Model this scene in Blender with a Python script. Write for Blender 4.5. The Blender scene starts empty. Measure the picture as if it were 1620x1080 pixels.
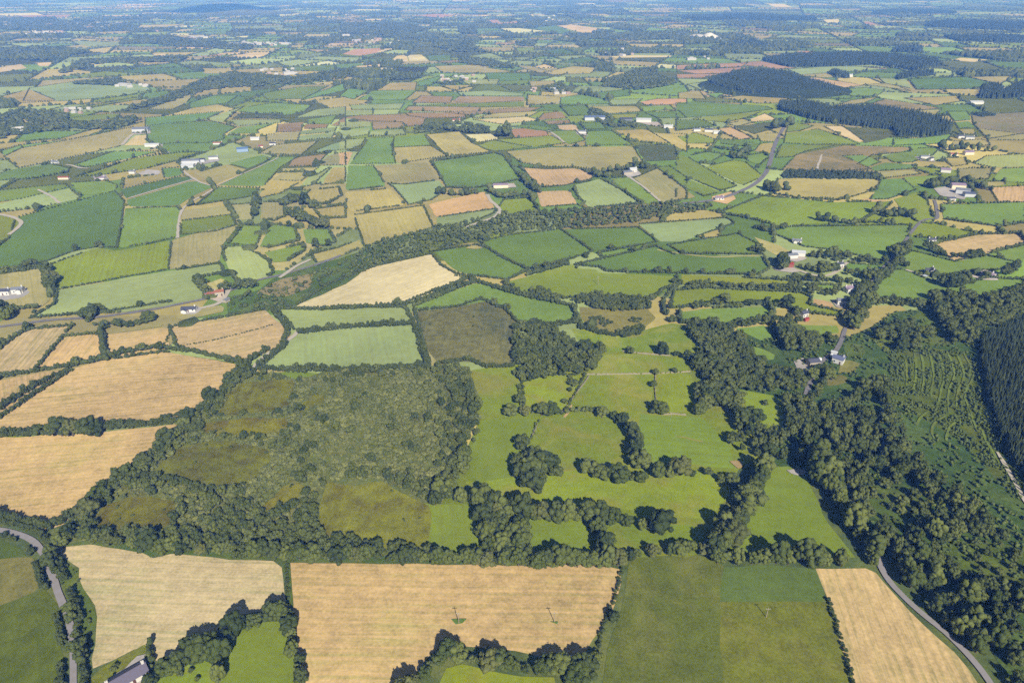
import bpy, bmesh, math, random
import numpy as np
from mathutils import Vector

# ------------------------------------------------------------------ camera, sky, sun, exposure
S = bpy.context.scene
COL = S.collection
CAM_H, PITCH, FOC = 230.0, math.radians(27.8), 1080.0
cam_d = bpy.data.cameras.new("camera")
cam_d.sensor_width = 36.0
cam_d.lens = 24.0
cam_d.clip_start = 1.0
cam_d.clip_end = 60000.0
cam = bpy.data.objects.new("camera", cam_d)
COL.objects.link(cam)
cam.location = (0, 0, CAM_H)
cam.rotation_euler = (math.pi / 2 - PITCH, 0, 0)
S.camera = cam

SUN_EL, SUN_AZ = math.radians(36), math.radians(163)      # azimuth clockwise from +Y
W = bpy.data.worlds.new("World")
S.world = W
W.use_nodes = True
nt = W.node_tree
sky = nt.nodes.new("ShaderNodeTexSky")
sky.sky_type = 'NISHITA'
sky.sun_disc = False
sky.sun_elevation = SUN_EL
sky.sun_rotation = SUN_AZ
sky.altitude = 200
sky.air_density = 1.0
sky.dust_density = 0.6
nt.links.new(sky.outputs[0], nt.nodes["Background"].inputs[0])
nt.nodes["Background"].inputs[1].default_value = 0.05

sun_d = bpy.data.lights.new("sun", 'SUN')
sun_d.energy = 5.0
sun_d.angle = math.radians(0.5)
sun_d.color = (1.0, 0.965, 0.90)
sun = bpy.data.objects.new("sun", sun_d)
COL.objects.link(sun)
sd = Vector((math.sin(SUN_AZ) * math.cos(SUN_EL), math.cos(SUN_AZ) * math.cos(SUN_EL), math.sin(SUN_EL)))
sun.rotation_euler = (-sd).to_track_quat('-Z', 'Y').to_euler()

S.view_settings.view_transform = 'Standard'
S.view_settings.look = 'None'
S.view_settings.gamma = 1.0
S.view_settings.exposure = 0.42
S.cycles.max_bounces = 4
S.cycles.diffuse_bounces = 2
S.cycles.glossy_bounces = 1
S.cycles.transmission_bounces = 2
S.cycles.volume_bounces = 0
S.cycles.use_denoising = False
S.cycles.denoising_prefilter = 'ACCURATE'

# ------------------------------------------------------------------ helpers
rng = np.random.default_rng(7)
random.seed(7)
SP, CP = math.sin(PITCH), math.cos(PITCH)

def P(px, py):
    """photo position -> point on the ground plane, metres"""
    u, v = (px - 810.0) / FOC, (py - 540.0) / FOC
    t = CAM_H / max(SP + v * CP, 1e-4)
    return (t * u, t * (CP - v * SP))

def PIX(x, y, z=0.0):
    """ground point -> photo position (used only for sorting by size and for wording labels)"""
    dz = z - CAM_H
    depth = y * CP - dz * SP
    down = -y * SP - dz * CP
    return 810 + FOC * x / depth, 540 + FOC * down / depth

def dist(x, y):
    return math.sqrt(x * x + y * y + CAM_H * CAM_H)

def lin(c):
    c = np.asarray(c, float) / 255.0
    return np.where(c <= 0.04045, c / 12.92, ((c + 0.055) / 1.055) ** 2.4)

ALB = 0.66
def alb(c, k=1.0):
    r = lin(c) * ALB * k
    return (float(r[0]), float(r[1]), float(r[2]), 1.0)

def pts(s):
    return [tuple(float(q) for q in p.split(',')) for p in s.split()]

TILE = {'A0': (0, 0), 'A1': (540, 0), 'A2': (1080, 0), 'B0': (0, 360), 'B1': (540, 360), 'B2': (1080, 360),
        'C0': (0, 720), 'C1': (540, 720), 'C2': (1080, 720)}
def tpts(tile, s):
    q = pts(s)
    if tile == 'R':
        return q
    ox, oy = TILE[tile]
    return [(ox + x / 3.0, oy + y / 3.0) for x, y in q]

def world(poly):
    return np.array([P(*p) for p in poly])

def mesh_from(name, V, F, mat=None, smooth=False, tint=None, attr='tint'):
    """V (n,3), F list/array of equal-length faces -> mesh"""
    V = np.asarray(V, np.float32)
    F = np.asarray(F, np.int32)
    me = bpy.data.meshes.new(name)
    k = F.shape[1]
    me.vertices.add(len(V))
    me.vertices.foreach_set("co", V.ravel())
    me.loops.add(F.size)
    me.loops.foreach_set("vertex_index", F.ravel())
    me.polygons.add(len(F))
    me.polygons.foreach_set("loop_start", np.arange(0, F.size, k, dtype=np.int32))
    me.polygons.foreach_set("loop_total", np.full(len(F), k, np.int32))
    me.polygons.foreach_set("use_smooth", np.full(len(F), smooth, bool))
    if tint is not None:
        a = me.attributes.new(attr, 'FLOAT', 'POINT')
        a.data.foreach_set("value", np.asarray(tint, np.float32))
    me.update(calc_edges=True)
    me.validate()
    if mat:
        me.materials.append(mat)
    return me

def link(name, data, parent=None, loc=None, rz=None):
    o = bpy.data.objects.new(name, data)
    COL.objects.link(o)
    if parent is not None:
        o.parent = parent
    if loc is not None:
        o.location = loc
    if rz is not None:
        o.rotation_euler = (0, 0, rz)
    return o

def tag(o, label=None, cat=None, group=None, kind=None):
    if label: o['label'] = label
    if cat: o['category'] = cat
    if group: o['group'] = group
    if kind: o['kind'] = kind
    return o

def vnoise(x, y, seed=0):
    """smooth value noise, numpy"""
    x = np.asarray(x, float); y = np.asarray(y, float)
    xi, yi = np.floor(x).astype(np.int64), np.floor(y).astype(np.int64)
    fx, fy = x - xi, y - yi
    fx, fy = fx * fx * (3 - 2 * fx), fy * fy * (3 - 2 * fy)
    def h(a, b):
        n = (a * 374761393 + b * 668265263 + seed * 1442695041) & 0x7fffffff
        n = ((n ^ (n >> 13)) * 1274126177) & 0x7fffffff
        return ((n ^ (n >> 16)) & 0xffff) / 65535.0
    return ((h(xi, yi) * (1 - fx) + h(xi + 1, yi) * fx) * (1 - fy)
            + (h(xi, yi + 1) * (1 - fx) + h(xi + 1, yi + 1) * fx) * fy)

def inside(poly, x, y):
    poly = np.asarray(poly)
    x = np.atleast_1d(x); y = np.atleast_1d(y)
    r = np.zeros(len(x), bool)
    n = len(poly)
    for i in range(n):
        x1, y1 = poly[i]; x2, y2 = poly[(i + 1) % n]
        c = ((y1 > y) != (y2 > y))
        if c.any():
            r ^= c & (x < (x2 - x1) * (y - y1) / (y2 - y1 + 1e-12) + x1)
    return r

def area(poly):
    p = np.asarray(poly); q = np.roll(p, -1, 0)
    return 0.5 * abs(np.sum(p[:, 0] * q[:, 1] - q[:, 0] * p[:, 1]))

def resample(line, step):
    line = np.asarray(line, float)
    seg = np.hypot(*np.diff(line, axis=0).T)
    s = np.concatenate([[0], np.cumsum(seg)])
    n = max(int(s[-1] / step), 1)
    t = np.linspace(0, s[-1], n + 1)
    return np.stack([np.interp(t, s, line[:, 0]), np.interp(t, s, line[:, 1])], 1)

def smooth_line(line, it=2):
    line = np.asarray(line, float)
    for _ in range(it):
        a, b = line[:-1], line[1:]
        q = np.empty((2 * len(a), 2))
        q[0::2] = a * .75 + b * .25
        q[1::2] = a * .25 + b * .75
        line = np.vstack([line[:1], q, line[-1:]])
    return line

# ------------------------------------------------------------------ materials
def new_mat(name):
    m = bpy.data.materials.new(name)
    m.use_nodes = True
    t = m.node_tree
    b = t.nodes["Principled BSDF"]
    b.inputs["Roughness"].default_value = 0.9
    b.inputs["Specular IOR Level"].default_value = 0.15
    return m, t, b

class NG:
    """tiny helper to write node graphs"""
    def __init__(self, t): self.t = t
    def n(self, kind, **kw):
        x = self.t.nodes.new(kind)
        for k, v in kw.items(): setattr(x, k, v)
        return x
    def l(self, a, b): self.t.links.new(a, b)
    def put(self, sock, v):
        if hasattr(v, 'links'): self.l(v, sock)
        else: sock.default_value = v
    def math(self, op, a, b=None, c=None, clamp=False):
        x = self.n("ShaderNodeMath", operation=op, use_clamp=clamp)
        self.put(x.inputs[0], a)
        if b is not None: self.put(x.inputs[1], b)
        if c is not None: self.put(x.inputs[2], c)
        return x.outputs[0]
    def mix(self, f, a, b, blend='MIX'):
        x = self.n("ShaderNodeMix", data_type='RGBA', blend_type=blend)
        self.put(x.inputs[0], f); self.put(x.inputs[6], a); self.put(x.inputs[7], b)
        return x.outputs[2]
    def noise(self, vec, scale, detail=3.0, rough=0.55, dist=0.0):
        x = self.n("ShaderNodeTexNoise")
        self.put(x.inputs["Vector"], vec)
        x.inputs["Scale"].default_value = scale
        x.inputs["Detail"].default_value = detail
        x.inputs["Roughness"].default_value = rough
        x.inputs["Distortion"].default_value = dist
        return x.outputs[0]
    def ramp(self, f, lo, hi):
        x = self.n("ShaderNodeMapRange", interpolation_type='SMOOTHSTEP')
        self.put(x.inputs[0], f)
        x.inputs[1].default_value = lo; x.inputs[2].default_value = hi
        return x.outputs[0]
    def attr(self, name, out='Fac'):
        x = self.n("ShaderNodeAttribute", attribute_type='OBJECT', attribute_name=name)
        return x.outputs[out]
    def vmul(self, v, s):
        x = self.n("ShaderNodeVectorMath", operation='MULTIPLY')
        self.l(v, x.inputs[0]); x.inputs[1].default_value = s
        return x.outputs[0]
    def val(self, c, f):
        """multiply colour c by scalar f"""
        x = self.n("ShaderNodeVectorMath", operation='SCALE')
        self.put(x.inputs[0], c if hasattr(c, 'links') else tuple(c)[:3]); self.put(x.inputs[3], f)
        return x.outputs[0]

def field_material():
    m, t, b = new_mat("field_surface")
    g = NG(t)
    pos = g.n("ShaderNodeNewGeometry").outputs["Position"]
    oi = g.n("ShaderNodeObjectInfo")
    base = oi.outputs["Color"]
    alt = g.attr("alt_colour", "Color")
    ang = g.attr("row_angle")
    ss = g.attr("row_strength")
    per = g.attr("row_spacing")
    patch = g.attr("patchiness")
    psz = g.attr("patch_scale")
    fine = g.attr("grain")
    rot = g.n("ShaderNodeVectorRotate", rotation_type='Z_AXIS')
    g.l(pos, rot.inputs["Vector"]); g.l(ang, rot.inputs["Angle"])
    rv = rot.outputs[0]
    # shift every field so that no two share a pattern
    off = g.n("ShaderNodeVectorMath", operation='ADD')
    cmb = g.n("ShaderNodeCombineXYZ")
    g.l(g.math('MULTIPLY', oi.outputs["Random"], 517.0), cmb.inputs[2])
    g.l(pos, off.inputs[0]); g.l(cmb.outputs[0], off.inputs[1])
    pos2 = off.outputs[0]
    # broad patches
    pv = g.n("ShaderNodeVectorMath", operation='SCALE')
    g.l(pos2, pv.inputs[0]); g.l(psz, pv.inputs[3])
    n1 = g.noise(pv.outputs[0], 1.0, 5.0, 0.62, 0.6)
    f1 = g.math('MULTIPLY', g.ramp(n1, 0.42, 0.68), patch)
    # streaks along the rows
    st = g.noise(g.vmul(rv, (0.012, 0.55, 0.3)), 1.0, 4.0, 0.6)
    st2 = g.noise(g.vmul(rv, (0.05, 1.6, 0.3)), 1.0, 2.0, 0.6)
    sx = g.n("ShaderNodeSeparateXYZ"); g.l(rv, sx.inputs[0])
    warp = g.noise(pos2, 0.02, 2.0)
    ph = g.math('DIVIDE', g.math('ADD', sx.outputs[1], g.math('MULTIPLY', warp, 5.0)), per)
    wav = g.math('SINE', g.math('MULTIPLY', ph, 6.2832))
    ph3 = g.math('DIVIDE', sx.outputs[1], g.math('MULTIPLY', per, 4.3))
    tram = g.ramp(g.math('SINE', g.math('MULTIPLY', ph3, 6.2832)), 0.93, 1.0)
    rows = g.math('ADD', g.math('MULTIPLY', g.math('SUBTRACT', st, 0.5), 4.0),
                  g.math('ADD', g.math('MULTIPLY', wav, 0.26), g.math('MULTIPLY', g.math('SUBTRACT', st2, 0.5), 2.6)))
    rows = g.math('SUBTRACT', rows, g.math('MULTIPLY', tram, 0.45))
    fmix = g.math('ADD', f1, g.math('MULTIPLY', g.math('MULTIPLY', rows, ss), 0.9), clamp=True)
    c = g.mix(fmix, base, alt)
    # big slow drift of tone over the field, then grain
    n2 = g.noise(pos2, 0.011, 2.0)
    n3 = g.noise(pos2, 0.85, 3.0, 0.7)
    n4 = g.noise(pos2, 0.16, 3.0, 0.6)
    v = g.math('ADD', 1.0, g.math('MULTIPLY', g.math('SUBTRACT', n2, 0.5), 0.75))
    v = g.math('ADD', v, g.math('MULTIPLY', g.math('SUBTRACT', n3, 0.5), g.math('MULTIPLY', fine, 2.6)))
    v = g.math('ADD', v, g.math('MULTIPLY', g.math('SUBTRACT', n4, 0.5), g.math('MULTIPLY', fine, 1.9)))
    v = g.math('SUBTRACT', v, g.math('MULTIPLY', g.math('MULTIPLY', rows, ss), 0.22))
    g.l(g.val(c, v), b.inputs["Base Color"])
    return m

def foliage_material(name, c1, c2, source, transl=0.18):
    m, t, b = new_mat(name)
    g = NG(t)
    pos = g.n("ShaderNodeNewGeometry").outputs["Position"]
    if source == 'random':
        r = g.n("ShaderNodeObjectInfo").outputs["Random"]
    else:
        r = g.n("ShaderNodeAttribute", attribute_type='GEOMETRY', attribute_name='tint').outputs["Fac"]
    n = g.noise(pos, 0.55, 3.0, 0.65)
    f = g.math('ADD', g.math('MULTIPLY', r, 0.75), g.math('MULTIPLY', g.math('SUBTRACT', n, 0.45), 0.9), clamp=True)
    c = g.mix(f, c1, c2)
    b.inputs["Roughness"].default_value = 0.75
    g.l(c, b.inputs["Base Color"])
    tr = g.n("ShaderNodeBsdfTranslucent")
    g.l(g.mix(0.5, c, (0.10, 0.14, 0.02, 1)), tr.inputs[0])
    ms = g.n("ShaderNodeMixShader")
    ms.inputs[0].default_value = transl
    g.l(b.outputs[0], ms.inputs[1]); g.l(tr.outputs[0], ms.inputs[2])
    g.l(ms.outputs[0], t.nodes["Material Output"].inputs[0])
    return m

def plain_material(name, c, rough=0.85, var=0.25, scale=0.8, spec=0.2, c2=None, attrcol=False):
    m, t, b = new_mat(name)
    g = NG(t)
    pos = g.n("ShaderNodeNewGeometry").outputs["Position"]
    n = g.noise(pos, scale, 4.0, 0.65)
    base = c
    if attrcol:
        base = g.n("ShaderNodeObjectInfo").outputs["Color"]
    if c2 is not None:
        base = g.mix(g.ramp(n, 0.4, 0.65), base, c2)
    v = g.math('ADD', 1.0 - var * 0.5, g.math('MULTIPLY', n, var))
    g.l(g.val(base, v), b.inputs["Base Color"])
    b.inputs["Roughness"].default_value = rough
    b.inputs["Specular IOR Level"].default_value = spec
    return m

M_FIELD = field_material()
M_LEAF = foliage_material("tree_leaves", (0.058, 0.080, 0.017, 1), (0.156, 0.176, 0.040, 1), 'random')
M_LEAF_DARK = foliage_material("dark_leaves", (0.038, 0.056, 0.016, 1), (0.096, 0.116, 0.030, 1), 'random')
M_LEAF_PALE = foliage_material("pale_leaves", (0.070, 0.086, 0.022, 1), (0.165, 0.170, 0.050, 1), 'random')
M_LEAF_T = foliage_material("wood_leaves", (0.044, 0.064, 0.016, 1), (0.160, 0.178, 0.046, 1), 'tint')
M_SCRUB = foliage_material("willow_leaves", (0.098, 0.120, 0.030, 1), (0.255, 0.258, 0.085, 1), 'tint')
M_HEDGE = foliage_material("hedge_leaves", (0.048, 0.066, 0.020, 1), (0.104, 0.124, 0.034, 1), 'tint')
M_FERN = foliage_material("fern_leaves", (0.062, 0.092, 0.020, 1), (0.150, 0.180, 0.046, 1), 'tint')
M_NEEDLE = foliage_material("conifer_needles", (0.030, 0.044, 0.017, 1), (0.070, 0.086, 0.032, 1), 'random', 0.06)
M_NEEDLE_T = foliage_material("forest_needles", (0.026, 0.040, 0.020, 1), (0.062, 0.080, 0.034, 1), 'tint', 0.06)
M_BARK = plain_material("bark", (0.11, 0.085, 0.06, 1), 0.95, 0.6, 3.0)
M_ASPHALT = plain_material("lane_asphalt", (0.20, 0.185, 0.185, 1), 0.9, 0.5, 0.35, 0.2, (0.13, 0.122, 0.115, 1))
M_PALE = plain_material("pale_lane", (0.27, 0.245, 0.245, 1), 0.9, 0.5, 0.35, 0.2, (0.22, 0.20, 0.185, 1))
M_TRACK = plain_material("track_gravel", (0.42, 0.37, 0.29, 1), 0.95, 0.4, 0.5)
M_YARD = plain_material("yard_gravel", (0.36, 0.31, 0.27, 1), 0.95, 0.6, 0.25)
M_STONE = plain_material("field_stone", (0.24, 0.21, 0.14, 1), 0.95, 0.7, 1.4)
M_WALL = plain_material("house_render", (0.8, 0.8, 0.78, 1), 0.8, 0.08, 0.9, attrcol=True)
M_ROOF = plain_material("house_roof", (0.1, 0.1, 0.11, 1), 0.6, 0.35, 1.2, 0.4, attrcol=True)
M_GLASS, _t, _b = new_mat("window_glass")
_b.inputs["Base Color"].default_value = (0.03, 0.04, 0.05, 1); _b.inputs["Roughness"].default_value = 0.15
_b.inputs["Specular IOR Level"].default_value = 0.6
M_DOOR = plain_material("door_paint", (0.10, 0.05, 0.04, 1), 0.5, 0.1)
M_WOOD = plain_material("pole_wood", (0.30, 0.25, 0.19, 1), 0.9, 0.4, 2.0)

# ------------------------------------------------------------------ field kinds: colour, patch colour, rows, spacing, patchiness, patch scale, grain, words
KIND = {
 'S': ((220,189,133), (186,176,108), .55, 3.4, .42, .030, .40, 'golden stubble field'),
 'S2': ((245,216,155), (232,198,130), .45, 4.0, .20, .020, .26, 'pale stubble field'),
 'St': ((223,188,133), (197,171,114), .50, 4.0, .30, .025, .28, 'tan stubble field'),
 'G': ((135,162,64), (156,174,81), .35, 6.0, .40, .016, .24, 'green pasture'),
 'GB': ((136,156,46), (146,156,62), .30, 6.0, .35, .018, .22, 'bright green pasture'),
 'GP': ((142,158,38), (162,158,66), .15, 7.0, .80, .030, .30, 'grazed green paddock'),
 'D': ((119,145,54), (131,156,65), .40, 5.0, .30, .018, .20, 'dark green crop field'),
 'Gd': ((96,110,28), (114,124,42), .25, 6.0, .50, .030, .40, 'dark green pasture'),
 'Gm': ((104,124,54), (118,134,60), .35, 6.0, .30, .020, .30, 'green mown pasture'),
 'Ao': ((152,142,70), (132,134,60), .25, 6.0, .50, .030, .40, 'dry olive meadow'),
 'L': ((172,186,112), (182,190,122), .50, 5.0, .35, .018, .22, 'pale green hay field'),
 'Y': ((148,162,38), (166,168,66), .45, 5.0, .35, .015, .18, 'yellow-green field'),
 'O':  ((197,181,104), (184,174,98), .35, 5.0, .45, .018, .24, 'olive dry meadow'),
 'OT': ((187,175,109), (165,167,96), .40, 4.5, .40, .018, .24, 'straw-coloured meadow'),
 'B': ((174,150,100), (182,160,112), .35, 4.5, .40, .016, .24, 'brown fallow field'),
 'P': ((200,160,116), (190,158,120), .30, 5.0, .30, .014, .18, 'reddish bare field'),
 'H': ((168,150,98), (136,132,80), .10, 5.0, .90, .020, .40, 'brown heath'),
 'K': ((104,110,50), (126,124,64), .05, 5.0, .80, .045, .50, 'rough scrubby ground'),
 'Rg': ((98,118,42), (118,126,54), .05, 5.0, .70, .040, .45, 'rough green bank'),
 'M': ((134,134,42), (112,106,42), .15, 6.0, 1.0, .055, .55, 'mossy rush clearing'),
 'Mb': ((130,124,66), (102,104,64), .30, 5.0, 1.0, .035, .8, 'brown rush field'),
 'A': ((118,124,40), (142,140,60), .15, 5.0, .70, .050, .50, 'olive-green meadow'),
 'F': ((92,108,34), (108,116,46), .05, 4.0, .80, .050, .70, 'forest floor'),
 'U': ((116,122,56), (132,128,66), .05, 4.0, .9, .070, .65, 'scrub floor'),
 'W':  ((205,195,185), (170,160,150), .0, 4.0, .50, .060, .30, 'pale bare yard'),
}
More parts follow.
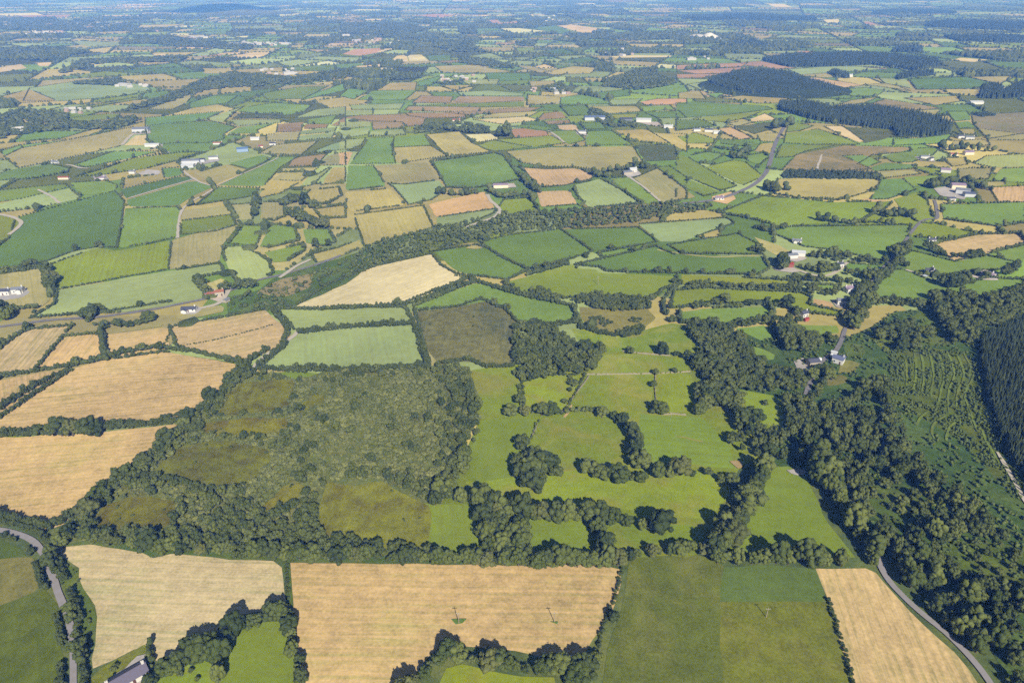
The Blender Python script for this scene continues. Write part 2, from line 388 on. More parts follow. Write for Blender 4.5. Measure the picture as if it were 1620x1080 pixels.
# hedge codes: 0 none, 1 low hedge, 2 hedge with bushes and some trees, 3 thin line of weeds
FIELDS = """
R|S|2|-140,700 0,692 60,688 150,683 230,675 293,668 283,690 262,708 235,722 205,748 150,777 147,795 118,815 100,828 78,838 40,828 0,820 -140,812|golden stubble field below the long hedge
R|Rg|0|95,883 124,900 150,985 130,1060 118,1100 108,1100 112,1000 100,930|rough verge beside the lane
R|S|0|92,865 145,862 215,866 232,875 240,883 255,877 300,874 360,883 448,886 450,905 452,965 435,968 395,970 370,978 350,1000 340,1012 320,1018 300,1025 280,1035 262,1055 243,1052 236,1040 230,1018 205,1030 175,1048 150,1060 138,1055 142,1045 152,1028 150,985 145,955 128,925 124,915 127,900 120,890 97,882|ragged golden stubble field beside the lane
R|Gd|0|-80,842 0,850 40,868 46,878 -80,890|small green field above the olive field
R|Ao|0|-80,888 46,879 66,905 72,930 -80,985|olive field beside the lane
R|Gd|0|-80,986 72,931 90,965 98,1000 101,1060 103,1110 -80,1110|dark green field beside the lane
R|A|0|128,1110 140,1075 175,1050 205,1032 230,1018 237,1050 226,1110|lawn of the long grey-roofed house
R|GP|0|226,1110 237,1058 262,1057 300,1030 352,1015 358,1110|garden lawn with shrubs
R|GB|0|340,1025 385,990 450,982 455,1000 465,1040 478,1110 340,1110|bright green field behind the garden trees
R|S|0|457,888 470,887 700,891 900,893 975,896 986,902 986,915 970,960 960,980 945,1005 930,1018 922,1035 905,1045 860,1037 800,1030 730,1022 700,1015 685,1025 665,1050 640,1110 490,1110 475,1060 468,1020 465,975 458,960|wide golden stubble field with two posts
R|GP|0|690,1110 700,1062 722,1048 770,1058 810,1065 880,1068 890,1110|small green field at the bottom edge
R|A|0|1000,885 1030,878 1110,875 1143,893 1143,1110 946,1110 958,1040 985,955|olive-green meadow right of the stubble
R|Gm|0|1143,894 1292,897 1302,925 1311,951 1143,952|green mown patch
R|A|0|1143,952 1311,951 1330,1010 1356,1110 1143,1110|olive-green meadow below the mown patch
R|S|0|1290,897 1380,898 1390,915 1410,935 1440,965 1480,1005 1520,1040 1565,1110 1356,1110 1330,1010 1305,930|golden stubble field beside the white lane
B2|F|0|-60,560 20,460 300,500 420,460 620,500 760,530 900,470 1000,400 1240,380 1440,330 1660,290 1660,2200 1600,2200 1290,1750 960,1560 860,1480 650,1170 420,1120 250,1050 230,960 110,890 20,890 -30,720|forest floor
B2|F|0|970,590 1180,570 1340,590 1420,680 1430,800 1480,900 1500,960 1510,1080 1640,1240 1640,1330 1500,1200 1300,1000 1000,830|replanted hillside with wavy rows
R|GP|0|680,600 745,585 935,560 905,520 990,530 1060,510 1095,515 1110,560 1105,610 1200,640 1240,640 1235,700 1170,740 1150,790 1120,860 1100,880 760,885 690,870 690,790 730,740 760,660|wide pasture of small paddocks
R|GP|0|744,585 790,593 818,605 822,640 800,655 765,660 752,625|
R|GP|3|826,605 860,595 926,592 895,650 830,655|
R|GP|0|930,592 1035,592 1030,650 900,650|
R|GP|0|1040,590 1090,590 1103,612 1098,650 1037,652|
R|GP|0|937,587 952,560 1085,562 1090,588 930,592|
R|GP|0|903,522 960,518 1000,535 1060,512 1092,520 1096,556 950,556 920,545|
R|GB|0|762,665 850,660 835,700 800,765 735,760 745,720|
R|GP|0|860,660 990,660 1000,715 935,740 840,745 835,710|
R|GB|0|1012,655 1110,662 1150,700 1165,740 1030,730 1010,700|
R|GP|0|735,762 850,752 920,742 1150,748 1155,780 1125,825 1000,805 850,790 740,778|
R|GB|0|808,820 935,826 932,865 845,872|
R|GP|0|970,828 1110,832 1117,862 970,858|
R|GB|0|1205,740 1245,736 1275,748 1290,790 1320,840 1352,884 1300,878 1140,872 1160,840 1190,800 1210,770|bright green triangular pasture
R|U|0|470,600 520,588 600,584 680,580 742,578 750,620 758,662 742,702 728,748 702,785 692,800 690,882 600,884 300,874 215,866 145,862 92,860 80,845 118,815 150,790 230,728 300,665 345,625 375,600 400,586 440,592|
R|GB|0|640,790 690,796 766,800 766,872 690,874 640,866|bright green end of the rush clearing
R|M|0|515,765 600,765 640,780 680,795 672,868 640,867 560,857 505,847 503,800|mossy rush clearing near the bottom hedge
R|M|0|290,702 360,698 420,705 425,725 390,768 330,775 232,755 250,735|mossy rush clearing in the middle of the scrub
R|M|0|160,800 200,785 292,792 275,830 180,840 138,833|mossy rush clearing in the lower scrub
R|M|0|360,625 380,605 470,600 458,650 400,656 335,660|mossy rush clearing in the upper scrub
R|M|0|320,668 455,660 448,688 320,690|narrow mossy rush clearing
R|M|0|410,800 450,765 480,770 470,795 425,805|small mossy rush clearing
R|M|0|470,640 495,620 512,625 510,640 480,645|
R|L|2|405,586 438,560 470,530 540,520 655,515 678,582 600,585 480,589|pale green field above the scrub
R|L|1|438,490 540,487 640,487 655,512 540,518 467,524|narrow pale green field
R|Mb|1|655,493 727,485 760,474 800,490 823,515 812,580 770,582 740,570 715,575 680,580 667,535|brown rush field
R|G|2|650,488 700,467 753,447 780,453 840,470 905,483 913,503 910,512 867,517 823,515 810,493 780,475 727,485|curved green field above the brown rush field
R|S2|1|465,487 520,450 600,420 683,402 697,420 720,433 742,438 727,447 690,460 640,480 550,488|big pale stubble hill
R|D|1|688,398 753,388 770,393 793,407 837,428 803,443 757,438 720,428|
R|D|1|760,383 807,372 887,363 937,398 890,415 837,425 793,402|
R|D|1|892,363 1010,360 1040,383 940,402|
R|D|1|1057,388 1167,370 1197,385 1195,397 1207,403 1080,402|
R|D|1|910,420 1037,390 1067,403 1207,407 1218,425 1200,435 1080,433 960,430 948,423|
R|Y|2|797,448 840,435 903,418 913,425 942,425 950,432 1070,437 1077,450 1047,460 1033,475 933,470 890,473 857,463 827,463|
R|L|1|1010,355 1150,345 1162,354 1080,382 1045,383|
B2|Y|2|-10,224 250,235 540,258 560,285 300,280 100,268 -10,272|
B2|Y|1|-40,300 100,288 560,310 612,332 600,368 750,400 750,424 620,410 400,365 200,360 -60,385|
B2|G|2|-20,398 130,385 400,375 432,410 400,440 200,465 -10,455|
B1|Ao|0|1130,375 1300,385 1450,380 1490,430 1420,490 1250,500 1160,460 1140,420|scrubby tan hollow
B2|G|1|360,0 1085,-12 1060,50 980,110 990,158 900,150 720,108 580,92|
B2|OT|0|345,45 470,88 520,118 440,132 385,95|
B2|G|1|590,272 750,275 738,302 610,296|
B2|D|1|770,170 960,180 940,212 780,210|
B2|St|0|605,368 622,336 700,350 722,382|bare tan plot below the white house
B2|G|2|895,345 920,270 1010,198 1060,205 1160,245 1300,285 1440,240 1620,250 1640,285 1400,342 1250,365 1110,355 960,337|
B2|G|1|1045,140 1090,110 1290,162 1440,132 1580,165 1540,200 1380,205 1240,225 1200,215 1060,200|
B2|S|2|1180,90 1230,70 1400,35 1600,30 1640,80 1530,105 1440,130 1290,160 1215,110|
B2|G|1|1440,125 1520,108 1640,80 1640,150 1580,160|
B2|G|0|490,455 600,463 730,465 742,500 600,515 500,490|
B2|G|0|255,478 400,460 432,520 380,540 300,500|
B2|G|0|310,553 440,600 430,640 320,610|
B2|GP|0|270,770 480,808 470,972 330,978 300,860|
B2|Gd|0|1090,430 1130,395 1240,400 1190,450|small olive clearing
B2|Rg|0|1100,470 1180,440 1420,380 1450,430 1380,520 1240,560 1110,560|
B2|Rg|0|870,500 1060,475 1090,560 960,590|
B2|Rg|0|760,545 860,560 870,610 790,625|
B2|Ao|0|640,730 700,695 780,700 780,740 700,752|dry clearing below the farmhouse in the wood
B2|Ao|0|730,690 760,620 850,645 800,690|dry garden of the farmhouse in the wood
C2|Rg|0|850,160 940,110 1080,150 1170,270 1185,340 1080,372 950,330 860,250|ferny clearing in the wood
C2|F|0|1200,430 1400,400 1640,440 1640,640 1380,660 1200,560|
A0|D|1|-60,1290 -20,1180 45,1130 75,1035 330,965 545,908 590,955 575,1075 555,1178 465,1172 360,1190 180,1255 0,1280|wide dark green field at the left edge
A0|GB|1|-60,910 0,905 310,873 330,890 100,945 -60,966|
A0|L|2|-60,968 0,965 330,893 385,940 200,985 0,1010 -60,1015|
A0|G|1|335,868 500,858 560,880 545,905 410,930 360,900|
A0|D|1|570,900 870,835 920,852 600,945|
A0|D|0|600,950 920,857 1015,885 900,940 845,978 615,982|
A0|G|1|595,990 840,982 853,1000 845,1125 700,1160 560,1178 580,1080|
A0|OT|0|858,1000 1075,975 1098,1015 860,1048|
A0|GB|1|860,1050 1095,1020 1125,1070 1020,1100 860,1115|
A0|D|1|930,975 1040,888 1230,893 1210,930 1000,965|
A0|O|0|920,825 1080,780 1170,805 1020,875|
A0|G|0|1090,775 1240,735 1290,750 1180,800|
A0|G|1|1040,880 1230,790 1300,745 1415,745 1340,790 1250,885|
A0|G|1|770,800 860,795 870,830 780,845|
A0|GB|2|360,840 500,800 640,750 860,725 960,725 860,760 700,800 500,830|
A0|G|1|350,785 540,720 760,720 600,755 410,795|
A0|OT|1|20,745 100,705 330,665 630,605 635,625 570,695 420,730 230,770 90,800|wide dry hillside field above the lone white house
A0|S2|0|590,690 640,645 697,640 690,690|
A0|D|1|690,600 820,585 1000,575 1120,605 1060,640 1065,660 980,680 860,680 740,685 700,660|
A0|G|1|690,560 900,543 1060,530 980,565 870,588 690,597|
A0|D|1|900,490 1010,455 1130,455 1080,490 900,515|
A0|L|1|970,567 1160,505 1120,530 1060,582|
A0|G|1|1170,510 1300,490 1480,500 1440,535 1330,552 1120,530|
A0|K|2|1110,560 1160,535 1340,540 1350,560 1110,564|
A0|L|1|1075,570 1350,568 1330,585 1130,600|
A0|G|1|1080,635 1130,605 1310,585 1220,620 1230,635|
A0|GB|1|1240,445 1420,415 1560,410 1440,470 1270,475|
A0|G|1|1440,470 1500,445 1620,400 1640,400 1640,430 1430,478|
A0|L|1|1400,560 1500,520 1640,508 1640,545|
A0|G|1|1460,567 1600,548 1570,590 1460,590|
A0|B|1|1320,590 1440,580 1430,625 1310,630|
A0|B|1|1450,590 1560,590 1550,608 1440,615|
A0|B|1|1570,597 1640,555 1640,600|
A0|OT|1|1265,640 1425,625 1415,667 1265,670|
A0|L|1|1430,622 1600,603 1590,625 1420,642|
A0|L|1|1420,645 1590,628 1575,655 1415,668|
A0|OT|1|1230,730 1300,690 1510,670 1430,737|
A0|L|1|1480,725 1560,690 1640,668 1640,710 1480,728|
A0|B|1|1370,790 1400,750 1555,730 1500,787|
A0|OT|1|1505,788 1560,735 1640,725 1640,785|
A0|O|1|1340,800 1510,795 1490,815 1340,815|
A0|O|1|1295,855 1340,820 1480,820 1430,860|
A0|O|1|1215,945 1290,860 1430,860 1370,900 1330,920|
A0|L|1|1400,895 1565,795 1572,800 1480,880|
A0|O|1|1525,880 1580,795 1640,795 1640,862|
A0|Y|1|1330,920 1390,905 1470,905 1450,930|
A0|O|2|1450,970 1480,905 1610,890 1622,930 1560,970|
A0|O|2|1490,995 1640,975 1640,1035 1530,1040|
A0|OT|2|1085,975 1205,965 1200,1040 1130,1047|
A0|OT|2|1235,1040 1240,960 1355,960 1350,1030 1300,1050|
A0|Y|1|310,565 450,545 570,540 560,560 400,580|
A0|L|1|110,480 140,420 440,375 690,405 720,430 560,460 310,480|
A0|O|1|-30,470 140,425 275,482 100,490|
A0|OT|1|-30,548 80,535 100,560 -30,572|
A0|O|1|700,520 850,465 930,440 880,495 820,520|
A0|Y|1|-60,1030 0,1018 105,1052 80,1085 30,1150 -60,1150|
A0|W|0|640,830 700,805 770,810 750,830|
A0|G|2|-60,860 30,810 240,780 330,800 320,820 150,850|
A0|O|1|250,670 480,605 510,600 490,620 400,650|
A0|Y|2|320,520 500,490 640,465 700,465 560,490 340,530|
A0|G|2|0,720 100,690 250,672 330,663 100,703 20,740|
A0|S2|1|645,290 700,270 845,272 840,288|
A0|S2|0|720,262 785,255 780,269|
A0|S2|0|-30,325 100,305 128,325 -30,348|
A0|S2|0|165,300 275,295 230,315 190,316|
A0|S2|0|325,322 380,303 510,298 450,315|
A0|Y|0|890,318 960,305 1090,308 1100,320|
A0|P|0|940,268 1055,258 1050,265 945,273|
A0|O|0|950,325 1100,325 1090,350 970,350|
A0|P|0|80,75 340,70 320,82 140,85|
A0|S2|0|1110,175 1180,170 1170,180|
A0|Y|0|1400,200 1500,190 1600,180 1580,190 1420,207|
A0|L|0|340,200 590,200 560,220 430,225|
A1|P|0|5,258 60,235 200,228 180,250 90,266|
A1|S2|0|203,232 260,230 240,240 163,254|
A1|S2|0|230,295 265,265 308,262 320,293|
A1|S2|0|324,292 312,262 380,260 415,290|
A1|S2|0|95,300 215,288 220,297 110,308|
A1|S2|0|70,315 215,303 190,318 75,320|
A1|S2|0|160,340 190,322 245,325 230,340|
A1|S2|0|1030,125 1090,118 1260,140 1160,162 1100,145|
A1|D|0|920,130 1020,122 1090,150 1040,165 940,142|
A1|P|0|340,75 450,67 540,72 480,85|
A1|P|0|670,97 740,95 760,110 840,100 840,115 750,125|
A1|Y|0|833,228 915,225 915,240 835,245|
A1|S2|0|1280,268 1400,263 1570,265 1560,272 1300,276|
A1|D|1|400,265 520,262 520,290 420,290|
A1|O|1|960,345 1100,315 1230,325 1180,350 1000,356|
A1|OT|1|810,310 900,315 1000,345 930,346|
A1|G|1|1040,465 1140,450 1260,475 1280,495 1040,497|
A1|O|2|885,452 1035,460 1035,495 880,502|
A1|D|1|1170,445 1370,425 1370,455 1240,470|
A1|L|1|1260,475 1430,470 1400,495 1290,500|
A1|L|1|550,440 700,430 870,445 860,457 570,457|
A1|B|1|335,490 380,455 530,460 520,489|
A1|B|1|525,487 560,458 870,460 870,480 640,492|
A1|GB|1|320,505 560,492 870,482 865,507 700,510 500,507|
A1|B|1|300,525 320,506 660,510 660,530 470,532|
A1|B|1|480,535 870,512 960,510 900,530 600,547|
A1|B|1|300,537 580,535 590,557 400,562 320,552|
A1|O|1|620,562 750,537 940,530 900,552 760,562|
A1|S2|1|630,570 880,555 940,572 760,592|
A1|B|1|0,560 100,548 300,545 400,560 390,595 310,602 290,580 150,577|
A1|B|1|145,580 290,582 300,605 150,618|
A1|L|1|-10,582 135,577 140,600 -10,620|
A1|L|1|-10,624 135,605 130,640 -10,662|
A1|L|2|130,650 145,622 300,613 305,642|
A1|Y|2|310,605 400,600 370,622 315,627|
A1|L|1|-10,668 115,657 95,690 -10,722|
A1|St|1|-10,726 55,720 30,785 -10,785|
A1|G|1|40,780 110,690 130,658 252,652 240,700 258,777|
A1|G|0|257,652 395,640 420,690 248,700|
A1|O|1|250,702 422,692 505,742 262,777|
A1|O|1|400,640 560,625 620,680 710,722 510,742|
A1|S2|1|590,640 710,635 750,660 650,677|
A1|Y|1|650,690 720,667 900,700 740,720 690,707|
A1|Y|1|742,665 1000,645 1060,682 900,702|
A1|P|1|800,615 890,610 975,625 985,645 820,654|
A1|GB|1|990,625 1110,620 1160,667 1080,687|
A1|GB|1|1162,650 1170,625 1280,620 1385,690 1160,692|
A1|O|1|780,720 1000,700 1385,695 1430,770 1250,815 1120,795 950,790 850,772|
A1|St|2|845,795 970,805 1120,800 1200,835 1180,860 1050,882 940,892 880,822|
A1|G|2|425,770 730,728 770,742 850,852 700,882 620,897 500,892 460,820|
A1|OT|0|155,788 405,772 460,855 300,875 222,872|
A1|L|1|222,873 300,877 462,857 500,900 430,950 320,972 250,892|
A1|G|1|35,787 152,788 215,885 20,907|
A1|O|1|15,915 235,897 300,975 40,1007|
A1|O|1|60,1022 390,978 440,1085 280,1125 110,1170|
A1|St|0|415,970 680,910 732,990 450,1032|
A1|L|1|450,1034 734,993 725,1012 590,1072 455,1092|
A1|Y|2|750,985 770,950 900,940 945,1020 800,1027|
A1|St|0|925,910 1080,905 1122,970 950,982|
A1|G|1|950,984 1122,972 1160,992 1000,1017|
A1|L|2|1105,880 1230,850 1330,902 1425,970 1180,987 1120,930|
A1|G|1|1275,850 1370,842 1510,962 1450,970|
A1|OT|1|1390,847 1500,800 1640,902 1640,945 1520,962|
A1|GB|1|1505,795 1560,790 1640,845 1640,892|
A1|K|1|1400,690 1580,690 1600,760 1440,767|
A1|O|1|1300,620 1450,615 1560,682 1400,672|
A1|O|1|1460,630 1640,640 1640,722|
A1|D|1|800,602 900,592 1020,612 940,622|
A1|D|2|1040,507 1160,500 1200,547 1080,552|
A1|O|1|1180,507 1400,505 1430,530 1270,542|
A1|Y|1|1280,547 1410,540 1400,560 1290,567|
A1|D|2|1130,587 1230,580 1260,612 1160,617|
A1|G|1|1420,507 1560,500 1580,520 1440,532|
A1|D|1|1440,535 1600,527 1640,560 1500,562|
A1|P|1|1420,485 1500,470 1640,470 1640,495 1440,499|
A1|B|1|960,540 1040,530 1070,562 930,572|
A1|B|1|960,577 1080,570 1090,587 980,592|
A1|St|1|1020,597 1110,592 1130,622 1040,617|
A1|G|1|-10,457 40,420 130,432 60,472|
A1|G|1|80,475 150,432 360,430 300,477|
A1|O|1|170,430 230,395 360,392 350,430|
A1|G|1|362,390 480,360 440,402 370,412|
A1|L|1|40,500 300,492 280,520 50,522|
A1|L|1|20,525 150,522 150,547 20,550|
A1|L|1|155,522 280,522 270,542 155,547|
A1|O|1|440,315 600,310 820,342 700,347 480,347|
A1|D|1|680,347 900,350 900,380 700,387|
A1|O|2|460,407 640,405 540,432|
A1|L|1|560,380 750,377 740,402 600,402|
A1|O|1|890,387 1010,385 1020,407 900,412|
A2|P|1|-30,312 150,303 310,300 280,318 -30,332|
A2|P|1|270,298 370,292 540,325 400,332 300,312|
A2|P|1|-30,337 300,320 320,342 190,350 60,352|
A2|P|1|-30,354 180,353 100,370 -30,374|
A2|L|1|500,332 700,315 860,320 960,330 740,345 560,357|
A2|St|1|560,370 640,370 860,407 740,422|
A2|O|1|540,357 690,347 720,370 650,370|
A2|G|1|740,427 870,417 960,432 920,457 800,457|
A2|D|2|500,440 650,434 810,460 790,472 560,467|
A2|OT|1|710,510 800,477 930,462 860,492|
A2|O|2|180,467 420,440 530,482 540,492 350,492 250,477|
A2|D|1|-30,490 50,482 400,507 430,520 200,547 -30,562|
A2|D|2|-30,570 100,572 160,600 -30,622|
A2|Y|1|40,567 180,547 380,530 300,562 200,582|
A2|S2|1|305,572 390,540 450,570 340,582|
A2|OT|1|210,590 300,570 335,583 260,602|
A2|St|2|170,612 230,605 330,655 270,665 180,627|
A2|K|1|240,602 460,577 480,600 340,637|
A2|O|1|350,637 460,634 440,675 370,672|
A2|GB|1|500,602 530,582 620,600 560,622 490,630|
A2|Y|1|480,680 490,634 640,614 760,652 840,687 600,687|
A2|GB|1|440,750 470,687 600,690 740,690 600,715 520,747|
A2|H|1|470,810 540,735 770,692 1080,700 1080,722 900,737 830,780 900,805 700,814|brown heath beside the railway bend
A2|G|1|760,742 870,737 940,772 880,792|
A2|G|1|950,742 1090,707 1220,702 1190,737 1090,772 1000,772|
A2|G|1|890,797 960,772 1090,782 1100,802 910,814|
A2|O|1|920,817 1100,807 1130,827 960,847|
A2|O|2|450,850 600,845 940,852 920,902 740,952 560,942 440,922|
A2|G|1|890,947 950,852 1040,847 1110,902 970,947|
A2|G|2|1050,842 1230,832 1200,862 1110,892 1060,867|
A2|St|0|820,957 860,942 980,957 900,964|
A2|Y|2|170,1012 380,932 700,962 1000,957 960,992 920,1012 840,1052 700,1062 450,1072 330,1042|
A2|Y|2|1005,947 1120,912 1160,952 1195,1042 1180,1062 1120,1057 1030,992|
A2|G|2|1225,972 1290,970 1640,962 1640,1057 1500,1077 1240,1042|
A2|St|1|1455,892 1640,882 1640,957 1500,962|
A2|OT|1|1390,867 1530,862 1530,880 1440,892|
A2|OT|2|1305,802 1480,800 1450,852 1310,857|
A2|G|1|1470,857 1510,802 1640,797 1640,872 1530,862|
A2|L|1|1380,777 1440,742 1640,732 1640,792 1480,797|
A2|O|2|1230,752 1340,750 1350,782 1280,792|
A2|H|1|1370,547 1640,532 1640,632 1450,662 1380,592|brown heath at the right edge
A2|O|1|1400,612 1640,640 1640,667 1450,667|
A2|D|2|1070,377 1350,367 1500,402 1380,422 1110,427|
A2|O|2|1352,367 1592,362 1502,402|
A2|L|1|930,372 1060,377 1090,422 960,397|
A2|O|1|860,402 980,397 1080,432|
A2|H|1|840,512 960,472 1140,500 1230,517 1000,532|
A2|OT|1|1050,467 1300,457 1320,482 1200,502|
A2|K|0|770,602 1000,627 1020,645 860,682 800,632|
A2|S2|1|670,602 760,600 860,672 830,677|
A2|O|1|1070,527 1230,522 1200,547 1080,547|
A2|G|1|1250,532 1350,530 1370,570 1290,577|
A2|G|1|1290,582 1360,577 1390,605 1310,612|
A2|O|1|1310,617 1380,614 1390,640 1330,637|
A2|G|1|1000,662 1130,657 1280,637 1240,682 1000,692|
A2|O|1|1280,672 1440,662 1460,692 1280,692|
A2|GB|1|-30,730 30,750 255,885 180,907 -30,822|
A2|GB|1|-30,830 0,842 180,912 100,932 -30,870|
A2|OT|1|-30,900 0,892 60,937 -30,957|
A2|Y|1|115,792 240,762 300,772 380,837 290,882 120,802|
A2|G|2|290,742 390,727 410,747 370,782 320,772|
A2|G|1|330,802 400,792 380,832|
A2|O|1|340,717 370,682 430,680 410,732|
A2|G|2|30,742 120,722 200,735 140,767 60,772|
A2|Y|1|-20,652 60,632 150,662 150,682 20,682|
A2|G|1|180,662 360,680 340,702 180,682|
A2|O|1|-20,442 80,432 110,472 -20,467|
A2|L|1|20,402 100,392 210,435 120,442|
A2|G|1|110,447 210,440 160,467|
A2|S2|0|665,95 740,92 745,110 690,110|
A2|P|0|850,105 880,103 920,115 880,122|
A2|S2|0|1275,287 1320,275 1450,285 1380,296|
A2|S2|0|390,18 480,20 520,35 440,35|
A2|P|0|540,245 600,243 630,255 570,255|
A2|P|0|840,320 960,325 970,330|
B0|Y|1|245,175 460,97 540,112 620,100 815,60 800,200 600,235 270,297 250,230|
B0|OT|0|805,200 818,58 980,15 1110,-5 1130,-10 1060,80 1045,168 900,190|
B0|L|1|272,300 600,240 1045,172 1065,220 950,235 970,310 990,342 850,365 600,402 400,412 150,430 260,367|
B0|OT|2|-40,230 225,190 215,250 240,350 180,385 60,390 -40,385|
B0|L|2|1060,95 1150,90 1220,125 1275,160 1300,215 1250,245 1130,262 1090,200 1060,130|
B0|G|2|1090,75 1130,20 1160,-10 1250,-5 1230,60 1215,85|
B0|G|2|1235,90 1265,20 1290,-15 1400,0 1420,65 1280,97|
B0|G|2|1260,120 1440,80 1450,110 1370,160 1300,167|
B0|G|2|1440,10 1560,10 1590,70 1530,90 1450,75|
B0|O|1|1480,130 1600,100 1710,60 1725,95 1635,130 1500,167|
B0|Rg|0|1080,330 1230,300 1300,240 1640,140 1980,20 1640,270 1400,372 1280,390 1080,415|rough green bank along the wood belt
B0|H|0|1200,320 1340,240 1480,220 1480,290 1340,330|
B0|S|0|510,510 800,475 805,560 790,575 680,600 522,617|
B0|S|1|805,475 1265,390 1300,430 1385,510 1360,540 1280,590 1160,647 850,577|long golden stubble field under the bungalow
B0|S|1|170,675 300,520 480,505 492,622 370,650 240,672|
B0|S|1|-60,710 -60,620 0,580 90,510 150,485 345,468 295,520 168,675 60,695|
B0|S|1|-80,960 0,908 360,667 500,632 780,592 900,612 1150,657 1080,742 1010,832 920,882 700,917 500,957 300,977 100,972 -80,985|biggest golden stubble field
B0|S|1|-60,920 -60,735 0,725 190,692 328,677 240,742 130,822|
B0|OT|0|530,490 740,440 780,470 560,502|
B0|OT|0|835,430 950,382 1070,370 1060,400 870,442|
B0|O|0|980,270 1060,240 1080,270 1010,312|
"""
LANDMARKS = [((215,1064),'the long grey-roofed house'),((22,463),'the white building yard'),((300,492),'the white bungalow by the road'),
 ((385,240),'the blue-roofed shed'),((302,262),'the grey farm sheds'),((90,259),'the lone white house'),((793,296),'the long purple-roofed shed'),
 ((1000,275),'the white hedged farm'),((932,190),'the long blue shed'),((1143,314),'the sandy-walled bungalow'),((1350,190),'the conifer plantation'),
 ((1215,125),'the conifer-covered hill'),((1245,420),'the red barn'),((1324,573),'the farmhouse in the wood'),((1515,303),'the big white farmyard'),
 ((1475,433),'the white house on open pasture'),((1110,60),'the white quarry'),((1218,262),'the old railway bend'),((600,670),'the central scrub wood'),
 ((740,530),'the brown rush field'),((232,207),'the hillside grey shed'),((350,470),'the stone farmhouse'),((1271,500),'the cottage with a red lean-to'),
 ((600,450),'the big pale stubble hill'),((796,206),'the tall dark tree clump'),((580,28),'the distant town'),((925,211),'the white bungalow on bright grass'),
 ((700,375),'the wood belt'),((450,345),'the tree-filled little fields'),((1150,213),'the hamlet of white houses')]
used_desc = {}
def describe(px, py, noun):
    ls = sorted(LANDMARKS, key=lambda l: (l[0][0] - px) ** 2 + ((l[0][1] - py) * 1.8) ** 2)
    for near in ('', 'small ', 'second '):
        for (lx, ly), nm in ls[:7]:
            dx, dy = px - lx, (py - ly) * 1.8
            rel = ('right of' if dx > 0 else 'left of') if abs(dx) > abs(dy) else ('below' if dy > 0 else 'beyond')
            s = f"{near}{noun} {rel} {nm}"
            if s not in used_desc:
                used_desc[s] = 1
                return s
    n = used_desc.setdefault(noun, 1); used_desc[noun] += 1
    return f"{noun} {rel} {nm}"

field_list = []        # dicts: world polygon, hedge code, description, photo centroid
for ln in FIELDS.strip().splitlines():
    tile, ty, hc, pp, desc = ln.split('|')
    q = tpts(tile, pp)
    cx, cy = np.mean([a[0] for a in q]), np.mean([a[1] for a in q])
    if not desc:
        desc = describe(min(max(cx, 0), 1620), cy, KIND[ty][7])
    field_list.append(dict(px=q, ty=ty, hc=int(hc), desc=desc, c=(cx, cy), W=world(q)))

def organic(poly, step=7.0, amp=1.0):
    """densify an outline and let it wander a little, the same way for neighbours that share it"""
    p = resample(np.vstack([poly, poly[:1]]), step)[:-1]
    dx = (vnoise(p[:, 0] / 14, p[:, 1] / 14, 3) - .5) * 2 * amp
    dy = (vnoise(p[:, 0] / 14, p[:, 1] / 14, 9) - .5) * 2 * amp
    return p + np.stack([dx, dy], 1)

FIELD_Z = 0.0
def sheet(name, poly, z, mat):
    me = bpy.data.meshes.new(name)
    me.from_pydata([(x, y, z) for x, y in poly], [], [list(range(len(poly)))])
    me.materials.append(mat)
    me.update()
    return link(name, me)

def main_angle(poly):
    q = np.roll(poly, -1, 0) - poly
    i = np.argmax(np.hypot(q[:, 0], q[:, 1]))
    return -math.atan2(q[i, 1], q[i, 0])

def fit_field(o, ty, ang, seed):
    c, a, rs, sp, pa, ps, gr, _ = KIND[ty]
    r = np.random.default_rng(seed)
    j = r.normal(0, 1, 4)
    cc = np.clip(np.array(c) * (1 + (.012 if ty == 'S' else .035) * j[0]) + np.array([3, 0, -3]) * j[1], 20, 240)
    aa = np.clip(np.array(a) * (1 + .05 * j[2]) + np.array([3, 0, -3]) * j[1], 20, 240)
    o.color = alb(cc)
    o['alt_colour'] = list(alb(aa))
    o['row_angle'] = float(ang)
    o['row_strength'] = rs
    o['row_spacing'] = sp
    o['patchiness'] = pa
    o['patch_scale'] = ps * float(r.uniform(.8, 1.25))
    o['grain'] = gr

NAME = {'S': 'stubble_field', 'S2': 'stubble_field', 'St': 'stubble_field', 'D': 'crop_field', 'L': 'hay_field', 'H': 'heath_land',
        'K': 'rough_land', 'Rg': 'rough_land', 'M': 'rush_land', 'Mb': 'rush_land', 'F': 'forest_ground', 'U': 'scrub_ground', 'W': 'yard_ground', 'B': 'fallow_field', 'P': 'bare_field'}
ROWDIR = {'golden stubble field beside the white lane': ((1300, 915), (1356, 1090)), 'golden stubble field below the long hedge': ((0, 760), (210, 740)),
          'biggest golden stubble field': ((60, 660), (300, 636)), 'long golden stubble field under the bungalow': ((277, 547), (430, 515)),
          'green mown patch': ((1143, 925), (1300, 925)), 'olive-green meadow below the mown patch': ((1150, 1000), (1160, 1080))}
for i, f in enumerate(field_list):
    far = np.hypot(*f['W'].mean(0))
    poly = organic(f['W'], 7.0 if far < 900 else 15.0, 1.2 if f['ty'] not in 'MHKU' else 3.0)
    f['z'] = 0.02 + 0.0012 * i
    o = sheet(NAME.get(f['ty'], 'pasture_field'), poly, f['z'], M_FIELD)
    rd = ROWDIR.get(f['desc'])
    if rd:
        (ax, ay), (bx, by) = P(*rd[0]), P(*rd[1])
        fit_field(o, f['ty'], -math.atan2(by - ay, bx - ax), i + 11)
    else:
        fit_field(o, f['ty'], main_angle(f['W']), i + 11)
    tag(o, label=f['desc'], kind='structure')

